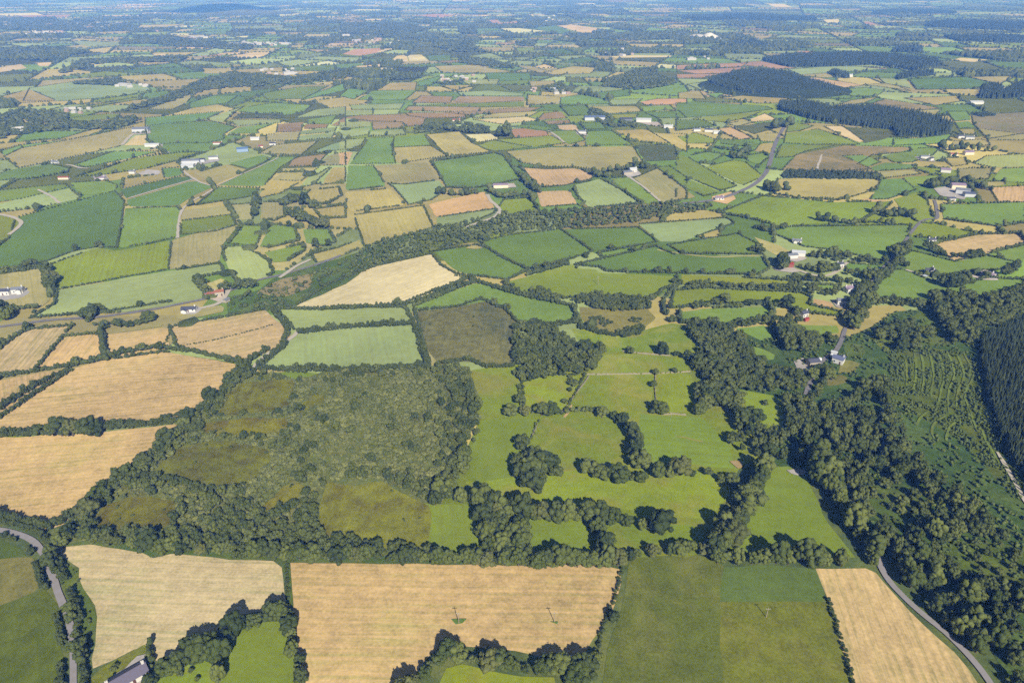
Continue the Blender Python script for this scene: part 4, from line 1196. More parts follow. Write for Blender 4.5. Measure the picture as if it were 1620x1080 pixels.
# ------------------------------------------------------------------ trees: rows, clumps, single trees, woods
ROWS = [   # photo points of the tree feet, spacing m, crown radius, height, words
 ("700,782 740,794 793,812 840,819 907,822 940,822 1007,834 1043,840", 5.2, 4.0, 9.0, 'the row under the middle paddocks'),
 ("693,800 705,786 716,768 728,748 735,725", 6.5, 3.0, 6.5, 'the row on the right edge of the scrub wood'),
 ("735,725 748,700 757,680 756,660 748,640 744,612", 7.0, 2.7, 5.5, 'the upper right edge of the scrub wood'),
 ("938,752 957,759 983,765 1013,757 1047,755 1075,752", 6.5, 4.2, 8.5, 'the row across the middle paddocks'),
 ("1072,752 1095,752 1118,750 1135,762 1160,764", 6.5, 3.8, 8.0, 'the row left of the triangular pasture'),
 ("953,660 975,666 997,676 1008,695 1004,716 1009,738", 6.5, 4.0, 8.5, 'the bent row between the middle paddocks'),
 ("1130,885 1148,860 1165,838 1185,812 1190,790 1197,772 1205,752", 5.0, 4.4, 9.5, 'the leaning row left of the triangular pasture'),
 ("1128,882 1140,852 1158,830 1172,806", 6.0, 4.0, 9.0, 'the leaning row left of the triangular pasture'),
 ("1128,888 1160,890 1185,891 1215,892 1250,893 1290,894 1325,894", 5.2, 3.2, 8.5, 'the row below the triangular pasture'),
 ("1288,756 1308,780 1326,806 1345,835 1362,864 1380,892", 5.0, 3.8, 10.0, 'the row right of the triangular pasture'),
 ("1290,740 1312,770 1334,805 1355,840 1376,872", 6.0, 4.2, 11.0, 'the row right of the triangular pasture'),
 ("975,890 1010,882 1045,876 1080,873 1112,872", 4.6, 2.8, 6.0, 'the bushy row above the olive-green meadow'),
 ("505,882 560,887 620,888 690,889 750,892 810,894 870,895 930,896 975,894", 4.4, 3.0, 6.8, 'the long row above the wide stubble field'),
 ("840,893 880,893 920,894 960,892", 6.5, 3.4, 8.5, 'the long row above the wide stubble field'),
 ("140,858 200,864 260,872 320,876 390,880 450,884 505,886", 4.2, 3.0, 6.5, 'the row above the ragged stubble field'),
 ("352,1010 375,1010 400,992 420,985 440,975 452,978", 5.0, 3.8, 8.5, 'the garden trees behind the bright green field'),
 ("455,982 460,1005 465,1030 470,1055 478,1080", 4.2, 2.2, 5.0, 'the row right of the bright green field'),
 ("275,1060 290,1052 305,1045 322,1042 338,1036", 4.6, 3.8, 8.0, 'the garden trees by the stubble'),
 ("648,1100 668,1070 685,1048 700,1040 725,1042", 4.2, 3.4, 7.0, 'the trees round the small bottom field'),
 ("725,1043 760,1050 800,1057 845,1062 890,1063 920,1066", 4.0, 3.0, 6.0, 'the trees round the small bottom field'),
 ("912,1078 925,1070 938,1060 940,1048", 4.0, 2.8, 5.5, 'the trees by the corner of the stubble'),
 ("240,1083 258,1075 272,1066", 4.0, 2.6, 5.0, 'the garden trees beside the long grey-roofed house'),
 ("345,1050 352,1062 350,1078", 4.2, 3.2, 8.0, 'the garden trees left of the bright green field'),
 ("100,862 112,845 122,830 140,812 155,790 190,765 225,738 255,712 285,690 300,668", 4.6, 3.4, 7.0, 'the row on the left edge of the scrub wood'),
 ("302,668 320,648 345,630 362,612 380,596 400,590", 4.4, 3.2, 6.8, 'the upper left edge of the scrub wood'),
 ("98,690 112,690 140,688 158,686", 6.0, 4.2, 8.0, 'the tall clump in the hedge between stubble fields'),
 ("82,875 84,890 90,905", 4.0, 2.6, 5.5, 'the lane side'),
 ("112,968 122,975 126,1000 128,1020 128,1045", 5.0, 2.8, 5.5, 'the lane side near the long grey-roofed house'),
 ("1085,458 1110,454 1140,454 1165,456 1200,458 1260,460", 6.0, 2.6, 4.6, 'the low row between the yellow-green strips'),
 ("1100,488 1120,486 1145,480", 5.0, 3.2, 6.0, 'the short row above the small green field'),
 ("1172,483 1185,483 1196,484", 5.0, 3.0, 5.0, 'the short row by the cottage'),
 ("1220,485 1240,484 1255,490 1262,500", 6.0, 3.6, 7.0, 'the cottage trees'),
 ("1150,520 1185,516 1230,508 1262,510", 5.5, 2.8, 5.0, 'the hedge below the cottage'),
 ("1285,408 1310,408 1330,410 1352,414 1375,416 1395,418", 6.0, 3.8, 8.5, 'the row behind the hamlet'),
 ("1268,425 1285,430 1305,432 1320,430", 5.5, 4.0, 8.0, 'the trees by the red barn'),
 ("1225,415 1238,418 1240,430", 6.0, 4.0, 8.5, 'the trees left of the red barn'),
 ("1255,442 1280,445 1310,446 1340,448 1365,450", 5.5, 3.6, 7.0, 'the row along the hamlet drive'),
 ("1345,436 1365,440 1382,446 1390,436", 6.0, 3.8, 8.0, 'the trees by the hamlet crossroads'),
 ("1283,466 1305,467 1325,468", 5.5, 3.4, 6.5, 'the row left of the cottage by the road'),
 ("1358,478 1362,462 1372,458", 5.0, 3.8, 8.5, 'the trees right of the cottage by the road'),
 ("1378,482 1410,482 1440,486 1470,484 1500,484 1530,482", 5.5, 3.4, 7.5, 'the long row below the open pasture'),
 ("1405,404 1418,410 1425,418 1435,423", 5.5, 4.0, 9.0, 'the trees by the road above the hamlet'),
 ("1470,396 1485,402 1505,408 1530,410 1555,408", 5.5, 3.8, 7.5, 'the row below the right golden stubble'),
 ("1488,452 1505,455 1515,452 1525,445 1530,438", 5.5, 4.4, 9.0, 'the clump between the two white houses'),
 ("1588,436 1600,436 1606,428 1610,422", 5.0, 4.0, 12.0, 'the tall trees right of the white houses'),
 ("1336,516 1344,496 1352,478 1368,455", 5.0, 3.4, 7.5, 'the left side of the hamlet road'),
 ("1350,520 1358,502 1366,486 1382,462", 5.5, 3.6, 8.0, 'the right side of the hamlet road'),
 ("1395,440 1412,424 1428,404 1438,388", 6.0, 3.4, 7.0, 'the road verge above the hamlet crossroads'),
 ("1278,604 1290,590 1302,584", 5.0, 3.0, 6.5, 'the yard edge by the farmhouse in the wood'),
 ("1292,626 1306,602 1316,590", 5.5, 3.0, 6.5, 'the drive edge by the farmhouse in the wood'),
 ("1190,398 1200,400 1208,402", 5.5, 4.0, 8.0, 'the clump beside the straw strip'),
 ("1295,350 1320,353 1350,355 1380,352 1410,356", 5.5, 3.6, 7.0, 'the row above the wide pasture'),
 ("1385,338 1400,345 1425,342 1440,345", 6.0, 4.6, 9.0, 'the round clump in the yellow field'),
 ("1195,362 1215,368 1235,362", 6.0, 3.6, 7.0, 'the row above the straw strip'),
 ("455,340 470,345 485,352 500,358 515,362", 6.0, 4.6, 9.0, 'the dark clump of the little fields'),
 ("445,325 460,322 480,320 492,330", 6.0, 4.4, 9.0, 'the dark clump of the little fields'),
 ("408,312 407,325 404,342", 6.0, 3.8, 8.0, 'the row left of the little fields'),
 ("78,432 80,446 81,460", 6.0, 4.2, 8.0, 'the row right of the white building yard'),
 ("0,500 15,495 25,500 10,510 0,488", 5.5, 4.6, 9.0, 'the clump at the left end of the valley road'),
 ("0,432 15,432 30,430 45,426 60,424", 6.0, 4.2, 8.0, 'the row above the white building yard'),
 ("133,502 138,513 150,498 158,490 165,492", 5.0, 4.0, 8.0, 'the clump beside the valley road'),
 ("150,517 175,518 200,518 220,514 240,508", 5.0, 3.6, 6.0, 'the row below the valley road'),
 ("315,450 320,458 325,462", 5.0, 3.6, 7.0, 'the trees left of the stone farmhouse'),
 ("350,462 355,458 392,455 402,455", 5.0, 4.0, 7.5, 'the trees behind the stone farmhouse'),
 ("777,306 785,312 800,315 818,312 835,308 845,318", 6.0, 4.6, 9.0, 'the trees round the long purple-roofed shed'),
 ("825,282 832,292 840,300 850,305", 6.0, 4.4, 9.0, 'the trees beyond the long purple-roofed shed'),
 ("693,308 710,309 735,310 752,308", 6.0, 4.2, 8.0, 'the row above the reddish stubble'),
 ("790,218 795,214 800,218 806,216", 6.0, 6.0, 17.0, 'the tall dark clump on the hill'),
 ("675,206 695,206 720,208 745,212 770,212", 7.0, 4.6, 9.0, 'the row left of the tall dark clump'),
 ("1005,262 1015,268 1025,266 935,275 945,282 955,282", 8.0, 4.6, 9.0, 'the trees of the white hedged farm'),
 ("1225,205 1235,200 1245,202 1250,198", 8.0, 7.0, 15.0, 'the round clump at the end of the railway'),
 ("1120,232 1140,236 1165,240 1185,240 1150,250 1175,252", 7.0, 4.6, 8.0, 'the thicket below the hamlet of white houses'),
 ("1465,295 1475,300 1500,292 1520,288 1540,292 1555,300", 7.0, 5.0, 10.0, 'the trees of the big white farmyard'),
 ("1485,235 1500,240 1520,236 1545,240 1570,240", 7.0, 5.0, 10.0, 'the row above the right farm cluster'),
 ("1215,300 1225,305 1240,302", 7.0, 4.8, 9.0, 'the clump right of the sandy-walled bungalow'),
]
SINGLES = [   # photo position of the foot, crown radius, height, label
 (970, 982, 2.4, 5.0, 'small dark tree alone on the edge of the golden stubble'),
 (823, 640, 3.6, 7.5, 'round tree at the lower corner of the left paddock'),
 (807, 657, 4.4, 7.5, 'wide dark tree on the left paddock corner'),
 (830, 657, 3.2, 6.5, 'smaller tree beside the wide dark paddock tree'),
 (857, 657, 4.6, 8.5, 'left tree of the pair on the paddock bank'),
 (872, 657, 4.8, 8.5, 'right tree of the pair on the paddock bank'),
 (827, 710, 4.6, 8.0, 'round tree above the big paddock clump'),
 (1037, 652, 4.0, 7.0, 'left tree where the stone wall meets the paddock'),
 (1047, 654, 3.8, 7.5, 'right tree where the stone wall meets the paddock'),
 (997, 560, 3.2, 6.0, 'low tree beside the upper stone wall'),
 (1047, 561, 4.2, 9.0, 'tall tree beside the upper stone wall'),
 (1070, 563, 2.4, 4.0, 'small tree at the right end of the upper wall'),
 (1037, 593, 2.4, 5.0, 'small tree where two stone walls meet'),
 (1033, 612, 2.6, 5.0, 'small tree halfway along the short stone wall'),
 (1067, 590, 2.2, 4.0, 'small tree by the right half of the wall'),
 (907, 609, 4.0, 4.0, 'low round thicket in the upper paddock'),
 (902, 598, 1.8, 2.6, 'small bush above the low round thicket'),
 (901, 619, 1.8, 2.8, 'small bush below the low round thicket'),
 (893, 638, 1.8, 3.0, 'small bush on the slanting stone wall'),
 (1105, 655, 4.0, 8.0, 'leaning tree left of the right wood'),
 (226, 556, 3.8, 6.5, 'round tree on the long hedge above the stubble'),
 (253, 553, 3.2, 6.0, 'smaller round tree on the long hedge above the stubble'),
 (630, 483, 3.4, 6.5, 'pointed tree on the hedge below the stubble hill'),
 (670, 477, 2.6, 5.0, 'bushy tree on the hedge below the stubble hill'),
 (748, 444, 3.6, 6.5, 'bushy tree on the dark crop corner'),
 (853, 470, 5.0, 9.0, 'dark tree on the bank above the curved field'),
 (862, 474, 4.0, 7.5, 'second dark tree on the bank above the curved field'),
 (878, 477, 4.0, 7.0, 'third dark tree on the bank above the curved field'),
 (848, 430, 4.8, 7.5, 'dark tree beside the yellow-green field corner'),
 (865, 425, 4.4, 7.0, 'second dark tree beside the yellow-green field corner'),
 (927, 408, 3.2, 5.5, 'small tree on the bank between dark crop fields'),
 (966, 395, 3.0, 6.0, 'lone tree in the upper dark crop field'),
 (1040, 432, 4.0, 6.5, 'dark tree on the edge of the long dark crop'),
 (988, 431, 3.0, 5.0, 'small dark tree on the edge of the long dark crop'),
 (1020, 432, 2.6, 4.5, 'small bush on the edge of the long dark crop'),
 (1153, 434, 4.0, 6.0, 'dark tree at the right end of the long dark crop'),
 (1111, 433, 3.2, 5.0, 'dark bush at the middle of the long dark crop'),
 (1066, 448, 3.0, 5.0, 'tree on the right tip of the yellow-green field'),
 (1063, 510, 3.4, 6.0, 'tree at the lower corner of the small green field'),
 (157, 391, 4.4, 7.0, 'lone round tree below the wide dark green field'),
 (303, 326, 4.6, 7.0, 'lone round tree beside the pale farm track'),
 (500, 392, 4.0, 10.0, 'conifer-like tree above the valley road'),
 (520, 390, 3.2, 8.0, 'thin tree above the valley road'),
 (1195, 668, 4.6, 9.0, 'tree in the pasture gap of the right wood'),
 (1210, 640, 2.2, 3.0, 'low bush row in the pasture gap of the right wood'),
 (303, 1062, 1.3, 1.8, 'small dark shrub on the garden lawn'),
 (286, 1068, 1.4, 2.2, 'tallest dark shrub on the garden lawn'),
 (313, 1076, 1.2, 2.0, 'lowest dark shrub on the garden lawn'),
 (292, 1054, 1.1, 1.5, 'upper shrub on the garden lawn'),
 (182, 1058, 1.6, 2.4, 'round shrub on the lawn left of the long house'),
]
tr = np.random.default_rng(17)
for pp, sp, rx, h, where in ROWS:
    line = resample(smooth_line(world(pts(pp)), 2), sp)
    far = math.hypot(*line.mean(0))
    for k, (x, y) in enumerate(line):
        s = np.clip(tr.normal(.96, .30), .42, 1.6)
        add_tree(x + tr.normal(0, sp * .16), y + tr.normal(0, sp * .16), rx * s, h * np.clip(s + tr.normal(0, .10), .55, 1.4), 'R:' + where)
for px, py, rx, h, lb in SINGLES:
    x, y = P(px, py)
    add_tree(x, y, rx, h, 'S:' + lb)

def scatter(poly, sp, r, holes=(), jitter=.45):
    p = np.asarray(poly)
    x0, y0 = p.min(0); x1, y1 = p.max(0)
    gx = np.arange(x0, x1, sp); gy = np.arange(y0, y1, sp * .87)
    X, Y = np.meshgrid(gx, gy)
    X = X + (np.arange(len(gy)) % 2)[:, None] * sp * .5
    X = (X + r.uniform(-jitter, jitter, X.shape) * sp).ravel(); Y = (Y + r.uniform(-jitter, jitter, Y.shape) * sp).ravel()
    m = inside(p, X, Y)
    for h in holes: m &= ~inside(h, X, Y)
    return np.stack([X[m], Y[m]], 1)

def clear_of_roads(q, extra=2.6):
    d = ((q[:, None, 0] - road_pts[None, :, 0]) ** 2 + (q[:, None, 1] - road_pts[None, :, 1]) ** 2)
    return q[(d > (road_w * .5 + extra)[None] ** 2).all(1)]

WOODS = [   # photo outline, spacing, radius, height, keep fraction, words
 ("813,522 860,517 897,537 910,547 957,553 950,570 937,590 873,596 827,607 815,595", 3.8, 2.5, 6.0, .86, 'the small wood beside the brown rush field'),
 ("765,812 800,812 812,828 833,850 842,872 838,890 768,888", 4.8, 3.6, 8.0, .95, 'the block of trees below the middle paddocks'),
 ("933,828 948,836 965,858 968,880 945,878", 5.0, 3.6, 8.0, .95, 'the tree strip between the lower paddocks'),
 ("810,730 835,724 858,733 882,752 878,770 845,778 818,762", 5.4, 4.4, 9.0, .95, 'the big round clump in the paddocks'),
 ("1087,515 1123,510 1180,535 1182,558 1145,562 1100,552", 4.0, 2.7, 6.0, .85, 'the upper right wood'),
 ("1220,515 1235,518 1290,540 1335,542 1335,560 1290,568 1245,556", 5.0, 4.0, 8.5, .95, 'the wood left of the road'),
 ("1085,570 1110,556 1130,560 1182,562 1222,588 1255,592 1278,612 1240,624 1212,620 1172,620 1148,612 1112,602", 4.3, 3.0, 7.5, .9, 'the wood left of the farmhouse'),
 ("1108,612 1140,608 1168,624 1178,662 1192,674 1172,680 1148,654 1132,645 1110,655 1092,648", 5.0, 4.0, 8.5, .90, 'the wood edge above the paddocks'),
 ("1130,688 1190,686 1236,688 1242,632 1275,622 1300,640 1330,650 1360,620 1395,605 1408,640 1440,720 1500,770 1560,832 1600,872 1624,890 1624,1100 1590,1100 1500,1000 1400,905 1378,872 1352,825 1300,758 1280,738 1220,728 1172,728 1150,718", 4.7, 2.9, 8.0, .56, 'the big right wood'),
 ("1470,470 1560,478 1624,455 1624,500 1545,532 1530,548 1500,540 1480,500", 5.0, 3.8, 9.0, .85, 'the upper right forest edge'),
 ("1385,540 1400,520 1440,520 1480,545 1440,556 1400,556", 5.0, 3.6, 8.0, .6, 'the thicket above the replanted hillside'),
]
HOLES = [world(tpts('C2', "850,160 940,110 1080,150 1170,270 1185,340 1080,372 950,330 860,250")),
         world(tpts('C2', "1230,430 1400,400 1640,440 1640,620 1400,640 1260,560")),
         world(tpts('B2', "640,730 700,695 780,700 780,740 700,752")), world(tpts('B2', "730,690 740,610 850,635 810,690")),
         world(tpts('B2', "270,770 480,808 470,972 330,978 300,860")), world(tpts('B2', "310,553 440,600 430,640 320,610")), world(tpts('B2', "490,455 600,463 730,465 742,500 600,515 500,490")), world(tpts('B2', "255,478 400,460 432,520 380,540 300,500")),
         world(tpts('B2', "520,620 690,560 750,610 700,700 560,700"))]
for pp, sp, rx, h, keep, where in WOODS:
    q = clear_of_roads(scatter(world(pts(pp)), sp, tr, HOLES))
    for (x, y) in q:
        dens = vnoise(x / 17, y / 17, 41)
        if tr.random() > keep + (dens - .5) * .5: continue
        s = np.clip(tr.normal(1, .24), .5, 1.6)
        add_tree(x, y, rx * s, h * np.clip(s * .6 + .4 + tr.normal(0, .10), .55, 1.5), 'W:' + where)
# a few trees and bushes in the clearings
for hp, n, rr in ((HOLES[0], 26, (1.4, 3.2)), (HOLES[1], 40, (.9, 2.2))):
    q = scatter(hp, 7.0, tr)
    q = q[tr.permutation(len(q))[:n]]
    for (x, y) in q:
        rx = tr.uniform(*rr)
        add_tree(x, y, rx, rx * tr.uniform(1.5, 2.2), 'W:the ferny clearing of the big right wood' if hp is HOLES[0] else 'W:the shrubby slope at the right edge')

ORD = ['first', 'second', 'third', 'fourth', 'fifth', 'sixth', 'seventh', 'eighth', 'ninth', 'tenth'] + [f"{n}th" for n in range(11, 21)] + ['21st', '22nd', '23rd'] + [f"{n}th" for n in range(24, 31)] + ['31st', '32nd', '33rd'] + [f"{n}th" for n in range(34, 41)] + ['41st', '42nd', '43rd'] + [f"{n}th" for n in range(44, 51)] + ['51st', '52nd', '53rd'] + [f"{n}th" for n in range(54, 61)] + ['61st', '62nd', '63rd'] + [f"{n}th" for n in range(64, 90)]
vis = []
for t in TREES:
    u, v = PIX(t['x'], t['y'], t['h'] * .6)
    t['u'], t['v'] = u, v
    # how large it shows: size over distance, trees standing free count more than trees deep in a wood
    t['size'] = math.sqrt(t['rx'] * t['h']) / dist(t['x'], t['y'])
    if t['where'][0] in 'SR': t['size'] *= 1.6
    t['in'] = -5 < u < 1625 and -5 < v < 1088
    vis.append(t)
vis.sort(key=lambda t: -(t['size'] if t['in'] else 0))
single_trees, other_trees = vis[:310], vis[310:]
rank = {}
for t in single_trees: rank.setdefault(t['where'], []).append(t)
for w, ts in rank.items():
    ts.sort(key=lambda t: t['u'])
    hs = sorted(ts, key=lambda t: -t['h'])
    for k, t in enumerate(ts):
        if w[0] == 'S':
            t['label'] = w[2:]; t['group'] = None
        else:
            nm = w[2:]
            if w[0] == 'H': nm = 'the ' + nm
            words_ = nm.split()
            pre = 'among' if nm.startswith(('the trees', 'the garden trees')) else ('on' if (' side' in nm or ' edge' in nm or 'verge' in nm) else 'in')
            adj = 'tall' if t['h'] >= hs[min(len(hs) - 1, len(hs) // 4)]['h'] else ('small' if t['h'] <= hs[max(0, len(hs) - 1 - len(hs) // 4)]['h'] else 'middling')
            t['label'] = f"{adj} tree, {ORD[k]} from left {pre} {nm}"
            if len(t['label'].split()) > 16: t['label'] = f"{ORD[k]} tree {pre} {nm}"
            if len(t['label'].split()) > 16: t['label'] = ' '.join(t['label'].replace(' the ', ' ').split()[:16])
            t['group'] = 'trees of ' + ' '.join(words_[:9])

LEAVES = [M_LEAF, M_LEAF_DARK, M_LEAF, M_LEAF_PALE, M_LEAF_DARK]
crown_me = [mesh_from('crown', v, f, LEAVES[i % 5], smooth=True) for i, (v, f) in enumerate(CROWN_NEAR)]
crown_tall_me = [mesh_from('crown', v, f, M_LEAF, smooth=True) for v, f in CROWN_TALL]
bush_me = [mesh_from('bush', v, f, M_LEAF, smooth=True) for v, f in BUSH_NEAR]
trunk_me = [mesh_from('trunk', *trunk_shape(i), M_BARK) for i in range(3)]
proto = {}
for k, t in enumerate(single_trees):
    ratio = t['h'] / t['rx']
    if t['h'] < 3.2:
        o = link('bush', bush_me[k % 4], None, (t['x'], t['y'], 0), float(tr.uniform(0, 6.28)))
        o.scale = (t['rx'], t['rx'], t['h'] / 1.3)
        tag(o, t['label'].replace('tree', 'bush') if t['where'][0] != 'S' else t['label'], 'bush', t['group'])
        continue
    tall = ratio > 2.35
    src = crown_tall_me[k % 4] if tall else crown_me[k % 8]
    top = 2.75 if tall else 2.0
    e = link('broadleaf_tree', None, None, (t['x'], t['y'], 0), float(tr.uniform(0, 6.28)))
    e.scale = (t['rx'], t['rx'], t['h'] / top)
    e.empty_display_size = .3
    tag(e, t['label'], 'tree', t['group'])
    link('crown', src, e)
    link('trunk', trunk_me[k % 3], e)
near_rest = [(t['x'], t['y'], 0, t['rx'], t['h'] / 2.0) for t in other_trees if dist(t['x'], t['y']) < 800]
far_rest = [(t['x'], t['y'], 0, t['rx'] * 1.05, t['h'] / 1.7) for t in other_trees if dist(t['x'], t['y']) >= 800]
merged('woodland', near_rest, CROWN_MID, M_LEAF_T, label='trees of the woods and hedgerows standing behind the larger ones')
print("trees", len(TREES), len(near_rest), len(far_rest))

# ------------------------------------------------------------------ the scrub wood in the middle: one mass of willow and thorn
SCRUB = world(pts("470,602 520,590 600,586 680,582 742,580 748,620 757,662 740,702 726,746 700,785 690,800 686,800 640,774 600,760 516,760 500,800 503,848 560,858 640,868 690,876 690,886 600,882 505,882 450,882 380,876 300,870 215,862 145,858 100,856 90,846 120,822 152,790 190,765 230,732 262,708 300,668 345,628 375,602 405,590 440,594"))
MOSS = [organic(f['W'], 4, 3.0) for f in field_list if f['ty'] == 'M'] + [f['W'] for f in field_list if f['desc'] == 'bright green end of the rush clearing']
q = scatter(SCRUB, 2.5, tr, MOSS, .5)
it_s, it_d = [], []
dark_edge = resample(np.vstack([SCRUB, SCRUB[:1]]), 4)
inner_gap = lambda x, y: vnoise(x / 11, y / 11, 8) < .22
for (x, y) in q:
    u, v = PIX(x, y)
    de = math.sqrt(np.min((dark_edge[:, 0] - x) ** 2 + (dark_edge[:, 1] - y) ** 2))
    big = vnoise(x / 9, y / 9, 55)
    darkness = max(0, 1 - de / 16) + (1.0 if v > 800 and u > 330 else 0) + (.35 if u < 400 else 0) + (.35 if u > 690 else 0)
    if tr.random() < darkness * .55 + .16 * (vnoise(x / 14, y / 14, 91) > .58):
        if tr.random() < .62:
            rx = tr.uniform(1.4, 2.9); it_d.append((x, y, 0, rx, rx * tr.uniform(.9, 1.25)))
    else:
        if inner_gap(x, y) and tr.random() < .6: continue
        rx = tr.uniform(.9, 2.2) * (.6 + .9 * big); it_s.append((x, y, 0, rx, rx * tr.uniform(.55, .95)))
merged('scrub_vegetation', it_s, CROWN_SCRUB, M_SCRUB, label='grey-green willow scrub filling the wet ground')
merged('scrub_woodland', it_d, CROWN_MID, M_LEAF_T, label='darker thorn and alder along the scrub edges')
print("scrub", len(it_s), len(it_d))

# rushes and low tussocks on the wet clearings, brambles on rough banks
WAVES = ["1100,600 1112,650 1105,700 1098,770", "1130,600 1145,650 1142,720 1140,790", "1175,600 1192,680 1186,740 1180,805", "1215,600 1240,660 1236,740 1215,830",
         "1262,600 1287,660 1290,700 1262,780 1255,850 1266,882", "1300,600 1330,660 1336,710 1305,780 1295,850", "1335,600 1372,660 1382,700 1352,760 1336,820 1370,880 1392,950",
         "1170,870 1130,900 1110,940", "1252,892 1192,930 1180,970 1192,1002", "1322,912 1272,940 1256,980 1250,1012", "1060,620 1066,680 1060,750", "1420,960 1440,1010 1470,1060 1500,1120"]
wave_lines = [smooth_line(world(tpts('B2', s)), 3) for s in WAVES]
wave_pts = np.vstack([resample(l, 1.0) for l in wave_lines])
it, it_f = [], []
for f in field_list:
    if f['ty'] in ('M', 'Mb', 'Rg', 'F', 'K', 'U') and np.hypot(*f['W'].mean(0)) < 900:
        dens = {'M': .05, 'Mb': .03, 'Rg': .5, 'F': .6, 'K': .5, 'U': 0}[f['ty']]
        if dens == 0: continue
        young = f['desc'].startswith('replanted')
        q = scatter(f['W'], 1.9 if young else 3.0, tr)
        if young: dens = .95
        q = clear_of_roads(q[tr.random(len(q)) < dens], 1.0) if len(q) else q
        if f['ty'] == 'F':
            fi = field_list.index(f)
            for g_ in field_list[fi + 1:]:
                if g_['ty'] != 'F' and len(q): q = q[~inside(g_['W'], q[:, 0], q[:, 1])]
        for (x, y) in q:
            if vnoise(x / 8, y / 8, 19) < .35: continue
            if f['ty'] == 'F':
                if np.min((wave_pts[:, 0] - x) ** 2 + (wave_pts[:, 1] - y) ** 2) < 1.5: continue
                rx = tr.uniform(.55, 1.15) if young else tr.uniform(.7, 1.5); it_f.append((x, y, 0, rx, rx * tr.uniform(.55, 1.1))); continue
            rx = tr.uniform(.5, 1.3); it.append((x, y, 0, rx, rx * tr.uniform(.45, .9)))
merged('forest_undergrowth', it_f, CROWN_LOW, M_FERN, label='ferns and young trees of the forest floor')
merged('undergrowth', it, CROWN_LOW, M_HEDGE, label='low brambles and tussocks on the rough ground')
print("undergrowth", len(it))

# tan hollow scrub
q = scatter(world(tpts('B1', "1080,345 1180,330 1330,335 1450,350 1480,385 1440,395 1330,400 1230,395 1150,370")), 3.0, tr)
it = [(x, y, 0, r_, r_ * 1.2) for (x, y), r_ in zip(q, tr.uniform(1.4, 2.6, len(q)))]
q = scatter(world(tpts('B1', "1180,430 1240,425 1290,455 1250,470 1200,465")), 3.0, tr)
it += [(x, y, 0, 1.4, 1.0) for x, y in q]
q = scatter(world(tpts('B1', "1370,430 1420,425 1420,455 1370,455")), 3.0, tr)
it += [(x, y, 0, 1.4, 1.0) for x, y in q]
q = scatter(world(tpts('B1', "1310,500 1400,470 1440,480 1430,505 1340,530")), 3.5, tr)
it += [(x, y, 0, 2.0, 2.0) for x, y in q]
merged('thicket_undergrowth', it, CROWN_MID, M_LEAF_T, label='dark thicket along the top of the scrubby tan hollow')

# wood belt along the old railway
BELT = world(pts("365,488 372,470 420,452 480,436 540,412 590,386 680,362 740,350 790,340 880,332 960,330 1020,326 1080,318 1080,326 1130,322 1120,332 1010,352 900,362 830,366 760,380 700,396 600,420 520,450 465,487 430,490"))
BELT_GAP = [f['W'] for f in field_list if f['desc'] == 'rough green bank along the wood belt']
it = []
for (x, y) in clear_of_roads(scatter(BELT, 4.2, tr, [], .5), 1.5):
    u, v = PIX(x, y)
    if u < 560 and tr.random() < .68: continue
    if tr.random() < .22: continue
    rx = tr.uniform(1.2, 2.9); it.append((x, y, 0, rx, rx * tr.uniform(.7, 1.1)))
merged('belt_woodland', it, CROWN_LOW, M_LEAF_T, label='long belt of trees along the old railway')

# ------------------------------------------------------------------ conifers: the plantation at the right edge and the far forests
PLANT = world(pts("1545,545 1570,528 1630,505 1680,500 1680,830 1640,800 1608,745 1592,715 1580,690 1565,640 1552,595"))
con = []
ang = math.radians(62)
x0, y0 = PLANT.min(0); x1, y1 = PLANT.max(0)
cs, sn = math.cos(ang), math.sin(ang)
Rr = 260
for i in np.arange(-Rr, Rr, 3.3):
    for j in np.arange(-Rr, Rr, 2.7):
        x = (x0 + x1) / 2 + i * cs - j * sn; y = (y0 + y1) / 2 + i * sn + j * cs
        con.append((x + tr.normal(0, .35), y + tr.normal(0, .35)))
con = np.array(con)
con = con[inside(PLANT, con[:, 0], con[:, 1])]
con = clear_of_roads(con, 1.5)
cl = []
for (x, y) in con:
    u, v = PIX(x, y, 8)
    cl.append((u < 1622 and v < 1085, -dist(x, y), x, y, u, v))
cl.sort(key=lambda c: (not c[0], -c[1]))
con_me = [mesh_from('conifer', v, f, M_NEEDLE) for v, f in CON_NEAR]
single_con, rest_con = cl[:290], cl[290:]
single_con.sort(key=lambda c: c[5])
for k, c in enumerate(single_con):
    o = link('conifer_tree', con_me[k % 5], None, (c[2], c[3], 0), float(tr.uniform(0, 6.28)))
    s = tr.uniform(1.55, 2.1)
    o.scale = (s, s, tr.uniform(8, 11.5))
    part = ('upper rows', 'middle rows', 'lower rows')[min(2, k * 3 // len(single_con))]
    tag(o, f"dark pointed conifer in the {part} of the plantation at the right edge", 'conifer', f'plantation conifers, {part}')
merged('conifer_forest', [(c[2], c[3], 0, tr.uniform(1.6, 2.1), tr.uniform(8, 11.5)) for c in rest_con], CON_MID, M_NEEDLE_T, label='plantation conifers behind the front rows')

